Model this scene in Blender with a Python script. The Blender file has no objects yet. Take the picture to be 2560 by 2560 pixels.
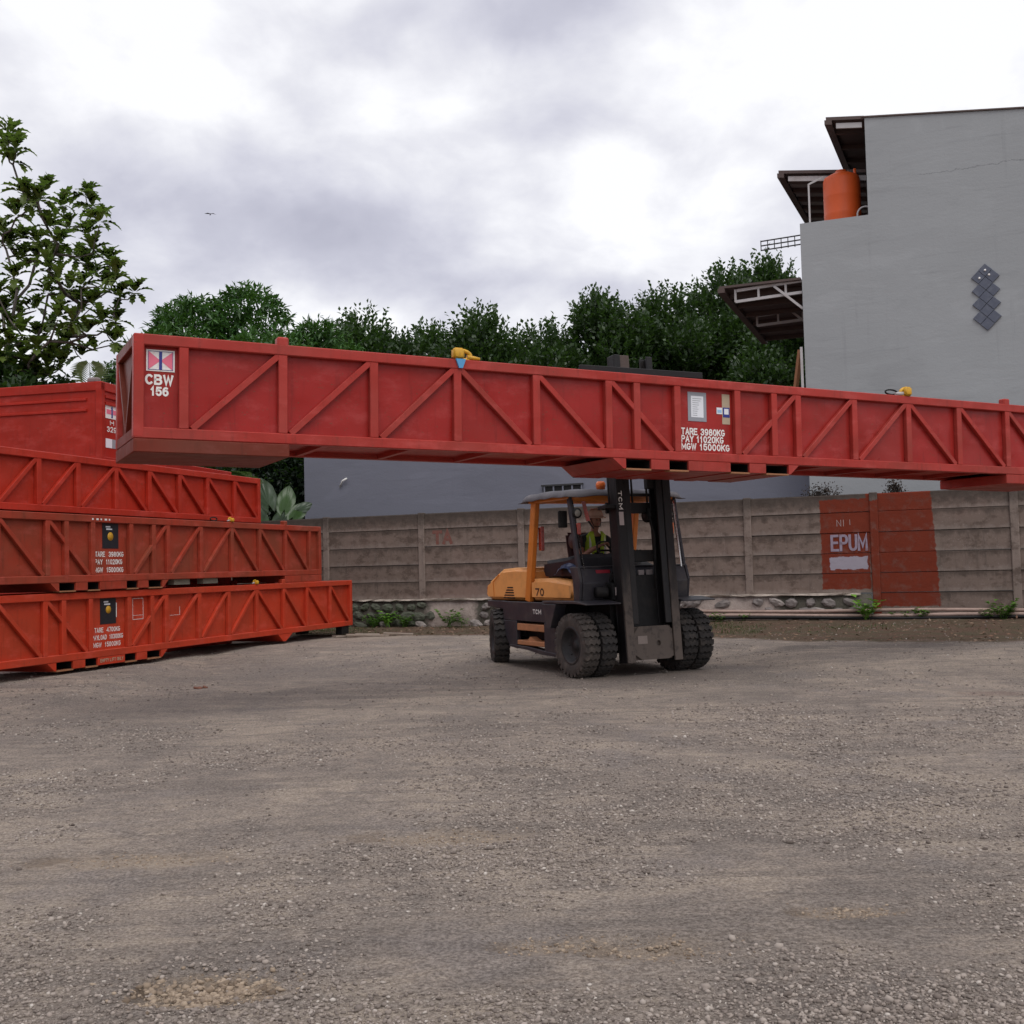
import bpy, bmesh, math, random
import numpy as np
from mathutils import Vector, Matrix, Euler, noise as mnoise
R = math.radians
S = bpy.context.scene
C = S.collection
random.seed(7); rng = np.random.default_rng(7)

# ---------------------------------------------------------------- camera, sky, sun, exposure
EYE = 1.43
cam_d = bpy.data.cameras.new('camera'); cam = bpy.data.objects.new('camera', cam_d); C.objects.link(cam)
cam_d.sensor_width = 36; cam_d.lens = 39.6; cam_d.clip_start = .05; cam_d.clip_end = 3000
cam.matrix_world = Matrix.Translation((0, 0, EYE)) @ Matrix.Rotation(math.pi/2+.04742, 4, 'X') @ Matrix.Rotation(-.02554, 4, 'Z')
S.camera = cam
S.view_settings.view_transform = 'Standard'
S.view_settings.look = 'None'; S.view_settings.gamma = 1; S.view_settings.exposure = .3
S.view_settings.use_curve_mapping = False
S.render.resolution_x = S.render.resolution_y = 1024

def nd(nt, t, ins=None, **kw):
    n = nt.nodes.new('ShaderNode'+t)
    for k, v in kw.items(): setattr(n, k, v)
    if ins:
        for k, v in ins.items():
            s = n.inputs[k]
            if hasattr(v, 'is_linked') or isinstance(v, bpy.types.NodeSocket): nt.links.new(v, s)
            else: s.default_value = v
    return n
def mth(nt, op, a, b=0., c=None, clamp=False):
    d = {0: a, 1: b}
    if c is not None: d[2] = c
    n = nd(nt, 'Math', d, operation=op); n.use_clamp = clamp
    return n.outputs[0]
def vth(nt, op, a, b=None, scale=None):
    n = nd(nt, 'VectorMath', {0: a}, operation=op)
    if b is not None:
        if isinstance(b, bpy.types.NodeSocket): nt.links.new(b, n.inputs[1])
        else: n.inputs[1].default_value = b
    if scale is not None: n.inputs['Scale'].default_value = scale
    return n.outputs['Value'] if op in ('DOT_PRODUCT', 'LENGTH', 'DISTANCE') else n.outputs[0]
def sstep(nt, x, a, b, clamp=True):
    n = nd(nt, 'MapRange', {'Value': x, 'From Min': a, 'From Max': b}); n.interpolation_type = 'SMOOTHSTEP'; return n.outputs[0]
def noi(nt, vec, scale, detail=4, rough=.55, dist=0, out='Fac'):
    n = nd(nt, 'TexNoise', {'Vector': vec, 'Scale': scale, 'Detail': detail, 'Roughness': rough, 'Distortion': dist}); return n.outputs[out]
def mixc(nt, f, a, b, mode='MIX'):
    n = nt.nodes.new('ShaderNodeMix'); n.data_type = 'RGBA'; n.blend_type = mode
    for s, v in ((n.inputs['Factor'], f), (n.inputs[6], a), (n.inputs[7], b)):
        if isinstance(v, bpy.types.NodeSocket): nt.links.new(v, s)
        elif isinstance(v, (int, float)): s.default_value = v
        else: s.default_value = tuple(v)+(1,)*(4-len(v))
    return n.outputs[2]
def ramp(nt, f, stops):
    n = nd(nt, 'ValToRGB', {0: f}); e = n.color_ramp.elements
    while len(e) < len(stops): e.new(.5)
    for i, (p, c) in enumerate(stops): e[i].position = p; e[i].color = tuple(c)+(1,)*(4-len(c))
    return n.outputs[0]

W = bpy.data.worlds.new('World'); S.world = W; W.use_nodes = True
nt = W.node_tree; nt.nodes.clear()
SUN_EL, SUN_AZ = R(60), R(152)      # azimuth clockwise from +Y (behind the camera, to the right)
sky = nd(nt, 'TexSky', sky_type='NISHITA'); sky.sun_disc = False
sky.sun_elevation = SUN_EL; sky.sun_rotation = SUN_AZ
tc = nd(nt, 'TexCoord').outputs['Generated']
dirv = vth(nt, 'NORMALIZE', tc)
sx = nd(nt, 'SeparateXYZ', {0: dirv})
zz = mth(nt, 'ADD', mth(nt, 'MAXIMUM', sx.outputs[2], 0.), .42)
cp = nd(nt, 'CombineXYZ', {0: mth(nt, 'DIVIDE', sx.outputs[0], zz), 1: mth(nt, 'DIVIDE', sx.outputs[1], zz), 2: .3}).outputs[0]
n1 = noi(nt, cp, 2.4, 6, .50, .15)
n2 = noi(nt, vth(nt, 'ADD', cp, (5.3, 1.7, 2.2)), 6.5, 7, .55, .2)
cl = mth(nt, 'ADD', mth(nt, 'MULTIPLY', n1, .56), mth(nt, 'MULTIPLY', n2, .44))
warp = nd(nt, 'TexNoise', {'Vector': dirv, 'Scale': 5., 'Detail': 5.}).outputs['Color']
wdir = vth(nt, 'ADD', dirv, vth(nt, 'MULTIPLY', vth(nt, 'SUBTRACT', warp, (.5, .5, .5)), (.16, .16, .13)))
def blob(c, r, amp):        # a bank of cloud of its own, set by its direction in the sky
    global cl
    d = vth(nt, 'LENGTH', vth(nt, 'MULTIPLY', vth(nt, 'SUBTRACT', wdir, c), (1/r[0], 1/r[0], 1/r[1])))
    cl = mth(nt, 'ADD', cl, mth(nt, 'MULTIPLY', sstep(nt, d, 1., .1), amp))
for b in [((-.2, .936, .285), (.20, .06), -.19), ((-.319, .891, .322), (.15, .07), -.08), ((-.10, .95, .30), (.12, .05), -.07),
          ((.081, .895, .439), (.15, .035), -.13), ((-.09, .90, .43), (.08, .03), -.08), ((-.071, .965, .245), (.24, .03), -.08),
          ((.023, .939, .345), (.11, .028), .13), ((.09, .94, .325), (.07, .045), .14), ((.26, .88, .40), (.22, .13), .16), ((-.10, .915, .385), (.15, .055), .11), ((-.03, .945, .318), (.13, .045), .11), ((.03, .92, .39), (.12, .04), .08),
          ((-.254, .888, .384), (.10, .035), .05), ((-.342, .843, .436), (.13, .05), .06), ((.14, .95, .28), (.12, .06), .10), ((-.1, .97, .2), (.3, .03), .08)]:
    blob(*b)
ccol = ramp(nt, cl, [(.24, (.42, .42, .50)), (.36, (.50, .50, .58)), (.44, (.60, .60, .67)), (.51, (.70, .70, .75)), (.60, (.86, .86, .885))])
bgc = nd(nt, 'Background', {0: ccol, 1: 1.0}); bgs = nd(nt, 'Background', {0: sky.outputs[0], 1: .08})
mx = nd(nt, 'MixShader', {0: .93, 1: bgs.outputs[0], 2: bgc.outputs[0]})
ow = nd(nt, 'OutputWorld', {0: mx.outputs[0]})
sd = bpy.data.lights.new('sun', 'SUN'); sun = bpy.data.objects.new('sun', sd); C.objects.link(sun)
sd.energy = 1.3; sd.angle = R(42); sd.color = (1, .965, .92)
sun.rotation_euler = (math.pi/2-SUN_EL, 0, math.pi-SUN_AZ)

# ---------------------------------------------------------------- object helpers
def tag(o, label=None, cat=None, group=None, kind=None):
    for k, v in (('label', label), ('category', cat), ('group', group), ('kind', kind)):
        if v: o[k] = v
    return o
def empty(name, loc=(0, 0, 0), rz=0, M=None):
    o = bpy.data.objects.new(name, None); C.objects.link(o); o.empty_display_size = .2
    if M is not None: o.matrix_world = M
    else: o.location = loc; o.rotation_euler = (0, 0, rz)
    return o
def link(name, me, mt=None, parent=None, loc=None, rot=None):
    o = bpy.data.objects.new(name, me); C.objects.link(o)
    if mt is not None and not me.materials:
        for m in (mt if isinstance(mt, (list, tuple)) else [mt]): me.materials.append(m)
    if parent: o.parent = parent
    if loc is not None: o.location = loc
    if rot is not None: o.rotation_euler = rot
    return o
class MB:
    def __init__(s): s.v = []; s.f = []; s.m = []; s.sm = []
    def add(s, vs, fs, mi=0, smooth=False):
        b = len(s.v); s.v += [tuple(v) for v in vs]
        for f in fs: s.f.append([i+b for i in f]); s.m.append(mi); s.sm.append(smooth)
        return s
    def box(s, x0, x1, y0, y1, z0, z1, mi=0, M=None):
        vs = [Vector((x, y, z)) for x in (x0, x1) for y in (y0, y1) for z in (z0, z1)]
        if M is not None: vs = [M @ v for v in vs]
        return s.add(vs, [(0, 1, 3, 2), (4, 6, 7, 5), (0, 4, 5, 1), (2, 3, 7, 6), (0, 2, 6, 4), (1, 5, 7, 3)], mi)
    def prism(s, pts, a0, a1, axis='x', mi=0):     # polygon extruded along an axis; pts in the other two
        def P(a, p):
            return {'x': (a, p[0], p[1]), 'y': (p[0], a, p[1]), 'z': (p[0], p[1], a)}[axis]
        n = len(pts); vs = [P(a0, p) for p in pts]+[P(a1, p) for p in pts]
        return s.add(vs, [tuple(range(n)), tuple(range(2*n-1, n-1, -1))]+[(i, i+n, (i+1) % n+n, (i+1) % n) for i in range(n)], mi)
    def bar(s, a, b, w, h=None, mi=0, up=(0, 0, 1)):
        a = Vector(a); b = Vector(b); h = h or w; d = (b-a).normalized(); u = Vector(up)
        if abs(d.dot(u)) > .98: u = Vector((0, 1, 0))
        sx_ = d.cross(u).normalized(); sz = sx_.cross(d)
        vs = [p+sx_*i*w/2+sz*j*h/2 for p in (a, b) for i, j in ((-1, -1), (1, -1), (1, 1), (-1, 1))]
        return s.add(vs, [(3, 2, 1, 0), (4, 5, 6, 7), (0, 1, 5, 4), (1, 2, 6, 5), (2, 3, 7, 6), (3, 0, 4, 7)], mi)
    def tube(s, pts, r, n=8, mi=0, cap=True, smooth=True):
        pts = [Vector(p) for p in pts]; rs = r if isinstance(r, (list, tuple)) else [r]*len(pts)
        vs = []; pr = None
        for i, p in enumerate(pts):
            d = (pts[min(i+1, len(pts)-1)]-pts[max(i-1, 0)])
            d = d.normalized() if d.length > 1e-9 else Vector((0, 0, 1))
            if pr is None:
                u = Vector((0, 0, 1)) if abs(d.z) < .9 else Vector((1, 0, 0)); pr = d.cross(u).normalized()
            pr = (pr-d*pr.dot(d)).normalized(); q = d.cross(pr)
            vs += [p+(pr*math.cos(2*math.pi*k/n)+q*math.sin(2*math.pi*k/n))*rs[i] for k in range(n)]
        fs = [(i*n+k, i*n+(k+1) % n, (i+1)*n+(k+1) % n, (i+1)*n+k) for i in range(len(pts)-1) for k in range(n)]
        b = len(s.v); s.add(vs, fs, mi, smooth)
        if cap:
            s.f.append([b+k for k in range(n)][::-1]); s.m.append(mi); s.sm.append(False)
            s.f.append([b+(len(pts)-1)*n+k for k in range(n)]); s.m.append(mi); s.sm.append(False)
        return s
    def lathe(s, prof, c=(0, 0, 0), axis='z', n=24, mi=0, smooth=True):
        vs = []
        for r_, h in prof:
            for k in range(n):
                a = 2*math.pi*k/n; x, y = r_*math.cos(a), r_*math.sin(a)
                p = {'z': (x, y, h), 'x': (h, x, y), 'y': (x, h, y)}[axis]
                vs.append((p[0]+c[0], p[1]+c[1], p[2]+c[2]))
        return s.add(vs, [(i*n+k, i*n+(k+1) % n, (i+1)*n+(k+1) % n, (i+1)*n+k) for i in range(len(prof)-1) for k in range(n)], mi, smooth)
    def mesh(s, name, bev=0, seg=1, xf=None):
        me = bpy.data.meshes.new(name)
        vs = s.v if xf is None else [tuple(xf @ Vector(v)) for v in s.v]
        me.from_pydata(vs, [], s.f)
        me.polygons.foreach_set('material_index', s.m); me.polygons.foreach_set('use_smooth', s.sm)
        bm = bmesh.new(); bm.from_mesh(me)
        if bev:
            ed = [e for e in bm.edges if len(e.link_faces) == 2 and e.calc_face_angle(0) > .5]
            bmesh.ops.bevel(bm, geom=ed, offset=bev, segments=seg, affect='EDGES', clamp_overlap=True)
            if seg > 1:
                for f in bm.faces: f.smooth = True
        bmesh.ops.recalc_face_normals(bm, faces=bm.faces); bm.to_mesh(me); bm.free()
        me.update(); return me
    def build(s, name, mt=None, parent=None, bev=0, seg=1, xf=None, loc=None, rot=None):
        me = s.mesh(name, bev, seg, xf)
        o = link(name, me, mt, parent, loc, rot)
        if seg > 1: wn = o.modifiers.new('wn', 'WEIGHTED_NORMAL'); wn.weight = 90
        return o
def box(name, mt, parent, x0, x1, y0, y1, z0, z1, bev=0, seg=1, xf=None):
    return MB().box(x0, x1, y0, y1, z0, z1).build(name, mt, parent, bev, seg, xf)
def np_mesh(name, v, f, mt, parent=None, smooth=False):      # v (n,3), f (m,k)
    me = bpy.data.meshes.new(name); k = f.shape[1]
    me.vertices.add(len(v)); me.vertices.foreach_set('co', np.asarray(v, dtype=np.float32).ravel())
    me.loops.add(f.size); me.loops.foreach_set('vertex_index', f.astype(np.int32).ravel())
    me.polygons.add(len(f)); me.polygons.foreach_set('loop_start', np.arange(0, f.size, k, dtype=np.int32))
    me.polygons.foreach_set('loop_total', np.full(len(f), k, dtype=np.int32))
    if smooth: me.polygons.foreach_set('use_smooth', np.ones(len(f), dtype=bool))
    me.update(calc_edges=True); me.validate()
    return link(name, me, mt, parent)
def arc(cx, cy, rx, ry, a0, a1, n=7): return [(cx+rx*math.cos(R(a0+(a1-a0)*i/n)), cy+ry*math.sin(R(a0+(a1-a0)*i/n))) for i in range(n+1)]
GL = {'A': [[(0, 0), (.5, 1), (1, 0)], [(.2, .33), (.8, .33)]], 'E': [[(.9, 1), (0, 1), (0, 0), (.95, 0)], [(0, .52), (.8, .52)]], 'F': [[(.9, 1), (0, 1), (0, 0)], [(0, .52), (.8, .52)]],
      'T': [[(0, 1), (1, 1)], [(.5, 1), (.5, 0)]], 'I': [[(.5, 0), (.5, 1)]], 'L': [[(0, 1), (0, 0), (.9, 0)]], 'M': [[(0, 0), (0, 1), (.5, .25), (1, 1), (1, 0)]], 'N': [[(0, 0), (0, 1), (1, 0), (1, 1)]],
      'H': [[(0, 0), (0, 1)], [(1, 0), (1, 1)], [(0, .52), (1, .52)]], 'K': [[(0, 0), (0, 1)], [(1, 1), (.05, .4)], [(.3, .6), (1, 0)]], 'Y': [[(0, 1), (.5, .48), (1, 1)], [(.5, .48), (.5, 0)]],
      'W': [[(0, 1), (.25, 0), (.5, .9), (.75, 0), (1, 1)]], '1': [[(.15, .72), (.55, 1), (.55, 0)]], '7': [[(0, 1), (1, 1), (.35, 0)]],
      'U': [[(0, 1), (0, .3)]+arc(.5, .3, .5, .3, 180, 360)+[(1, 1)]], 'O': [arc(.5, .5, .5, .5, 0, 360, 14)], '0': [arc(.5, .5, .46, .5, 0, 360, 14)],
      'C': [arc(.5, .5, .5, .5, 48, 312, 11)], 'G': [arc(.5, .5, .5, .5, 48, 335, 11)+[(1, .45), (.6, .45)]], 'D': [[(0, 0), (0, 1), (.45, 1)]+arc(.45, .5, .52, .5, 80, -80, 8)+[(.45, 0), (0, 0)]],
      'P': [[(0, 0), (0, 1), (.6, 1)]+arc(.6, .74, .36, .26, 80, -80, 6)+[(.6, .48), (0, .48)]], 'R': [[(0, 0), (0, 1), (.6, 1)]+arc(.6, .75, .36, .25, 80, -80, 6)+[(.6, .5), (0, .5)], [(.5, .5), (1, 0)]],
      'B': [[(0, 0), (0, 1), (.55, 1)]+arc(.55, .76, .34, .24, 80, -80, 6)+[(.55, .52), (0, .52)], [(.55, .52)]+arc(.58, .26, .38, .26, 80, -80, 6)+[(.55, 0), (0, 0)]],
      '2': [arc(.5, .72, .46, .28, 165, -20, 7)+[(.05, 0), (1, 0)]], '3': [arc(.47, .75, .42, .25, 160, -85, 8), arc(.47, .26, .47, .26, 85, -160, 8)],
      '4': [[(.75, 0), (.75, 1), (0, .3), (1, .3)]], '5': [[(.9, 1), (.15, 1), (.08, .55)]+arc(.48, .33, .46, .33, 130, -155, 9)], '6': [arc(.5, .32, .45, .32, 0, 360, 12), [(.06, .36)]+arc(.55, .55, .5, .45, 180, 60, 6)],
      '8': [arc(.5, .76, .38, .24, 0, 360, 12), arc(.5, .27, .46, .27, 0, 360, 12)], '9': [arc(.5, .68, .45, .32, 0, 360, 12), [(.94, .64)]+arc(.45, .45, .5, .45, 0, -120, 6)]}
def text(txt, x0, x1, z0, z1, y, mt, parent, name='lettering', bold=.012, M=None):
    """painted letters built as thin strokes, fitted to the box x0..x1, z0..z1 and facing -y"""
    adv = {' ': .45, '1': .72, 'I': .45, 'M': 1.18, 'W': 1.3}; H_ = z1-z0; th = H_*(.17+bold*2); w_ = [adv.get(c, 1.) for c in txt]; gap = .42
    k = (x1-x0-th)/(sum(w_)+gap*(len(txt)-1)); x = x0+th/2; m = MB(); dep = 0
    for c, wc in zip(txt, w_):
        for st in GL.get(c, []):
            q = [(x+px*k*wc, z0+th/2+pz*(H_-th)) for px, pz in st]; L_, R__ = [], []
            for i, (a, b) in enumerate(q):
                pa_, pb_ = q[max(i-1, 0)], q[min(i+1, len(q)-1)]; closed = q[0] == q[-1] or (abs(q[0][0]-q[-1][0])+abs(q[0][1]-q[-1][1]) < 1e-6)
                if closed and i in (0, len(q)-1): pa_, pb_ = q[-2], q[1]
                d1 = Vector((a-pa_[0], b-pa_[1])); d2 = Vector((pb_[0]-a, pb_[1]-b)); d1 = d1.normalized() if d1.length > 1e-9 else d2.normalized(); d2 = d2.normalized() if d2.length > 1e-9 else d1
                t_ = d1+d2; t_ = t_.normalized() if t_.length > .2 else d1; n_ = Vector((-t_.y, t_.x)); c_ = max(.42, n_.dot(Vector((-d1.y, d1.x)))); e = th/2/c_
                ex = Vector((0, 0))
                if not closed and i == 0: ex = -d2*th*.45
                if not closed and i == len(q)-1: ex = d1*th*.45
                L_.append((a+ex.x+n_.x*e, b+ex.y+n_.y*e)); R__.append((a+ex.x-n_.x*e, b+ex.y-n_.y*e))
            yy = y-.0012-.0004*(dep % 5); dep += 1; n = len(q)
            m.add([(u, yy, v) for u, v in L_]+[(u, yy, v) for u, v in R__], [(n+i, n+i+1, i+1, i) for i in range(n-1)])
        x += (wc+gap)*k
    return m.build(name, mt, parent, xf=M)

# ---------------------------------------------------------------- materials
def newmat(name):
    m = bpy.data.materials.new(name); m.use_nodes = True
    return m, m.node_tree, m.node_tree.nodes['Principled BSDF']
def bump(nt, bs, h, strength=.3, dist=.02, prev=None):
    d = {'Height': h, 'Strength': strength, 'Distance': dist}
    if prev is not None: d['Normal'] = prev
    n = nd(nt, 'Bump', d); nt.links.new(n.outputs[0], bs.inputs['Normal']); return n.outputs[0]
def mat(name, col, rough=.6, var=.18, scale=6, bmp=.15, metal=0, dirt=None, dirt_amt=.3, spec=.5, bscale=40, dscale=2.5, streak=False):
    m, nt, bs = newmat(name)
    tcn = nd(nt, 'TexCoord'); ob = tcn.outputs['Object']; oi = nd(nt, 'ObjectInfo').outputs['Random']
    off = nd(nt, 'CombineXYZ', {0: mth(nt, 'MULTIPLY', oi, 37.), 1: mth(nt, 'MULTIPLY', oi, 11.), 2: 0.}).outputs[0]
    p = vth(nt, 'ADD', ob, off)
    v = noi(nt, p, scale, 5)
    c = mixc(nt, v, [x*(1-var) for x in col], [min(1, x*(1+var)) for x in col])
    if dirt:
        q = vth(nt, 'MULTIPLY', p, (1, 1, .25)) if streak else p
        dn = noi(nt, q, dscale, 7, .65)
        c = mixc(nt, mth(nt, 'MULTIPLY', sstep(nt, dn, .45, .72), dirt_amt), c, dirt)
    nt.links.new(c, bs.inputs['Base Color'])
    bs.inputs['Metallic'].default_value = metal; bs.inputs['Specular IOR Level'].default_value = spec
    r = mth(nt, 'ADD', mth(nt, 'MULTIPLY', noi(nt, p, scale*2.3, 4), .25), rough-.12)
    nt.links.new(r, bs.inputs['Roughness'])
    if bmp: bump(nt, bs, noi(nt, p, bscale, 5, .6), bmp, .01)
    return m
def red_paint(name, col, dull, amt, rough=.42):
    m, nt, bs = newmat(name)
    ob = nd(nt, 'TexCoord').outputs['Object']; oi = nd(nt, 'ObjectInfo').outputs['Random']
    off = nd(nt, 'CombineXYZ', {0: mth(nt, 'MULTIPLY', oi, 29.), 1: 0., 2: mth(nt, 'MULTIPLY', oi, 7.)}).outputs[0]
    p = vth(nt, 'ADD', ob, off)
    big = noi(nt, p, .9, 4, .5)
    c = mixc(nt, noi(nt, p, 3.5, 6, .6), [x*.88 for x in col], [x*1.1 for x in col])
    c = mixc(nt, mth(nt, 'MULTIPLY', sstep(nt, big, .38, .68), amt), c, dull)
    st = noi(nt, vth(nt, 'MULTIPLY', p, (9, 9, .9)), 1.6, 5, .6)
    c = mixc(nt, mth(nt, 'MULTIPLY', sstep(nt, st, .52, .74), .45*amt+.15), c, [x*.6 for x in dull])
    sc = noi(nt, vth(nt, 'MULTIPLY', p, (1, 1, 1.6)), 26, 4, .7)
    c = mixc(nt, mth(nt, 'MULTIPLY', sstep(nt, sc, .62, .68), .75), c, (.14, .055, .032))
    fd = noi(nt, vth(nt, 'ADD', vth(nt, 'MULTIPLY', p, (1, 1, 2.2)), (3.1, 0, 5)), 2.2, 7, .68)
    c = mixc(nt, mth(nt, 'MULTIPLY', sstep(nt, fd, .50, .68), .5), c, [min(1, x*1.15+.035) for x in col])
    scr = noi(nt, vth(nt, 'MULTIPLY', vth(nt, 'ADD', p, (0, 0, 9)), (1.2, 1.2, 30)), 3.0, 3, .6)
    c = mixc(nt, mth(nt, 'MULTIPLY', sstep(nt, scr, .70, .74), .35), c, [min(1, x+.10) for x in col])
    nt.links.new(c, bs.inputs['Base Color'])
    nt.links.new(mth(nt, 'ADD', mth(nt, 'MULTIPLY', noi(nt, p, 5, 5), .3), rough-.15), bs.inputs['Roughness'])
    bs.inputs['Specular IOR Level'].default_value = .2
    h = bump(nt, bs, noi(nt, p, 1.5, 2, .4), .6, .13)
    bump(nt, bs, noi(nt, p, 60, 4, .6), .12, .004, prev=h)
    return m
RED = red_paint('red_enamel', (.375, .037, .028), (.25, .046, .034), .6)
RED_E = red_paint('dusty_shaded_red_enamel', (.17, .028, .016), (.13, .042, .026), .7, .5)  # end faces: shade painted into the red; also dust on the left skid
RED_P = red_paint('shaded_red_enamel', (.32, .020, .0165), (.235, .028, .022), .55, .34)  # darker copy of the red for recessed near panels, shade painted in
RED_B = red_paint('weathered_red_paint', (.35, .042, .021), (.21, .056, .030), .8, .55)
RED_A = red_paint('orange_red_paint', (.48, .044, .017), (.35, .052, .023), .6, .5)
RED_C = red_paint('bright_red_paint', (.42, .028, .013), (.31, .034, .017), .4, .48)
RED_D = red_paint('container_red_paint', (.36, .018, .008), (.27, .018, .009), .5, .45)
WHITE = mat('white_marking', (.78, .77, .74), .6, .08, bmp=0, dirt=(.45, .2, .16), dirt_amt=.3, dscale=30)
BLACKV = mat('black_vinyl', (.012, .011, .016), .45, .2, bmp=.05)
YELL = mat('yellow_paint', (.62, .33, .015), .5, .1, dirt=(.2, .1, .03), dirt_amt=.4, dscale=20)
BLUEM = mat('blue_marking', (.02, .03, .22), .5, .05, bmp=0)
PINKM = mat('pink_marking', (.75, .16, .24), .5, .08, bmp=0)
BLUEP = mat('blue_pin_paint', (.08, .30, .55), .5, .1)
GREYF = mat('grey_frame', (.27, .28, .31), .5, .08, bmp=0)
TAN = mat('tan_tape', (.42, .33, .23), .7, .12, bmp=.05, scale=20)
PAPER = mat('paper_sheet', (.72, .74, .78), .7, .05, bmp=0)
SKYB = mat('light_blue_print', (.3, .5, .7), .6, .05, bmp=0)
RUST = mat('rusty_strap', (.30, .13, .06), .8, .25, 12, .3)
ORANGE = mat('orange_forklift_paint', (.80, .36, .11), .42, .08, 4, .04, dirt=(.28, .12, .05), dirt_amt=.35, dscale=3)
ORANGE_D = mat('dark_orange_paint', (.62, .19, .025), .45, .1, 4, .04, dirt=(.2, .07, .03), dirt_amt=.35)
STEPO = mat('worn_step_paint', (.42, .18, .08), .7, .2, 14, .2, dirt=(.16, .1, .07), dirt_amt=.6)
CHAR = mat('charcoal_paint', (.026, .024, .031), .5, .25, 4, .08, dirt=(.10, .085, .075), dirt_amt=.5, dscale=3)
MASTM = mat('greasy_mast_steel', (.009, .008, .009), .5, .3, 5, .1, spec=.3, dirt=(.05, .04, .035), dirt_amt=.3, dscale=2, streak=True)
MASTG, nt_, bs_ = newmat('dusty_mast_steel')
ob_ = nd(nt_, 'TexCoord').outputs['Object']; z_ = nd(nt_, 'SeparateXYZ', {0: ob_}).outputs[2]; nz_ = noi(nt_, vth(nt_, 'MULTIPLY', ob_, (4, 4, 1.2)), 2.2, 6, .65)
c_ = mixc(nt_, sstep(nt_, mth(nt_, 'ADD', z_, mth(nt_, 'MULTIPLY', nz_, 1.1)), 2.1, 1.2), (.014, .012, .013), (.095, .074, .062))
c_ = mixc(nt_, mth(nt_, 'MULTIPLY', sstep(nt_, noi(nt_, ob_, 7, 6, .7), .5, .66), .6), c_, (.02, .017, .016))
nt_.links.new(c_, bs_.inputs['Base Color']); bs_.inputs['Roughness'].default_value = .6; bs_.inputs['Specular IOR Level'].default_value = .3
DARK = mat('dark_machinery', (.008, .0075, .008), .6, .3, 9, .3, spec=.3, dirt=(.03, .025, .022), dirt_amt=.4, dscale=5)
RUBBER = mat('dusty_tyre_rubber', (.022, .019, .018), .8, .2, 8, .2, dirt=(.10, .08, .065), dirt_amt=.45, dscale=6)
RUBBERW = mat('worn_tyre_tread', (.055, .045, .039), .85, .2, 8, .2, dirt=(.15, .12, .10), dirt_amt=.6, dscale=6)
RIM = mat('dark_wheel_rim', (.014, .013, .014), .6, .2, 8, .1, dirt=(.08, .06, .05), dirt_amt=.5)
CANVAS = mat('grey_canvas', (.11, .105, .118), .85, .12, 5, .25, bscale=14, dirt=(.2, .18, .18), dirt_amt=.5)
CHROME = mat('steel_rod', (.5, .48, .46), .25, .1, metal=1, bmp=0)
LAMPO = mat('orange_lamp_lens', (.75, .16, .03), .25, .1, bmp=0)
LAMPR = mat('red_lamp_lens', (.30, .035, .02), .25, .1, bmp=0)
GLASSL = mat('lamp_glass', (.20, .19, .17), .15, .1, bmp=0)
STICK = mat('pale_sticker', (.45, .38, .37), .6, .1, bmp=0)
STEEL = mat('painted_white_steel', (.46, .44, .44), .6, .12, 10, .05, dirt=(.2, .15, .12), dirt_amt=.4)
ROOFM = mat('brown_sheet_roof', (.085, .055, .048), .65, .2, 5, .1, dirt=(.04, .03, .03), dirt_amt=.5)
ROOFP = mat('pale_roof_panel', (.20, .17, .16), .6, .2, 5, .05, dirt=(.08, .06, .06), dirt_amt=.5)
TANK = mat('orange_plastic', (.66, .095, .012), .5, .06, 3, .03, dirt=(.35, .06, .02), dirt_amt=.4, streak=True)
PIPE = mat('dusty_pvc_pipe', (.34, .24, .20), .65, .2, 8, .1, dirt=(.14, .09, .07), dirt_amt=.6)
WOOD = mat('weathered_timber', (.26, .21, .17), .85, .25, 8, .3, dirt=(.1, .08, .06), dirt_amt=.5)
TILEM = mat('slate_blue_tile', (.075, .085, .12), .35, .25, 9, .08, dirt=(.18, .19, .22), dirt_amt=.35, dscale=12)
SKIN = mat('brown_skin', (.26, .12, .075), .55, .1, bmp=0)
SHIRT = mat('black_shirt', (.012, .013, .016), .85, .2, bmp=.1)
VEST = mat('hi_vis_vest', (.34, .48, .03), .7, .12, bmp=.1)
VESTW = mat('reflective_strip', (.55, .55, .50), .45, .1, bmp=0)
HELM = mat('cream_helmet', (.55, .40, .32), .4, .08, bmp=0)
TROU = mat('dark_trousers', (.016, .018, .024), .85, .2, bmp=.1)
SEATM = mat('maroon_seat_vinyl', (.045, .012, .014), .55, .2, bmp=.1)
CLOTH = mat('navy_cloth', (.02, .03, .08), .9, .3, bmp=.3, dirt=(.35, .38, .48), dirt_amt=.55, dscale=9)

def leafmat(name, ca, cb, cc, gloss=.45, trans=.25):
    m, nt, bs = newmat(name)
    g = nd(nt, 'NewGeometry'); pos = g.outputs['Position']; ri = g.outputs['Random Per Island']
    n_ = noi(nt, pos, .9, 3)
    c = mixc(nt, sstep(nt, n_, .35, .65), ca, cb)
    c = mixc(nt, mth(nt, 'MULTIPLY', ri, .7), c, cc)
    nt.links.new(c, bs.inputs['Base Color']); bs.inputs['Roughness'].default_value = gloss
    tr = nd(nt, 'BsdfTranslucent', {0: mixc(nt, .5, c, (.10, .22, .02))})
    ms = nd(nt, 'MixShader', {0: trans, 1: bs.outputs[0], 2: tr.outputs[0]})
    nt.links.new(ms.outputs[0], nt.nodes['Material Output'].inputs[0]); return m
L_FICUS = leafmat('fig_leaf', (.016, .036, .014), (.030, .062, .018), (.045, .085, .022))
L_MANGO = leafmat('mango_leaf', (.018, .065, .014), (.040, .12, .022), (.08, .18, .035))
L_BREAD = leafmat('breadfruit_leaf', (.030, .052, .012), (.075, .125, .02), (.19, .25, .045), .4, .38)
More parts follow.
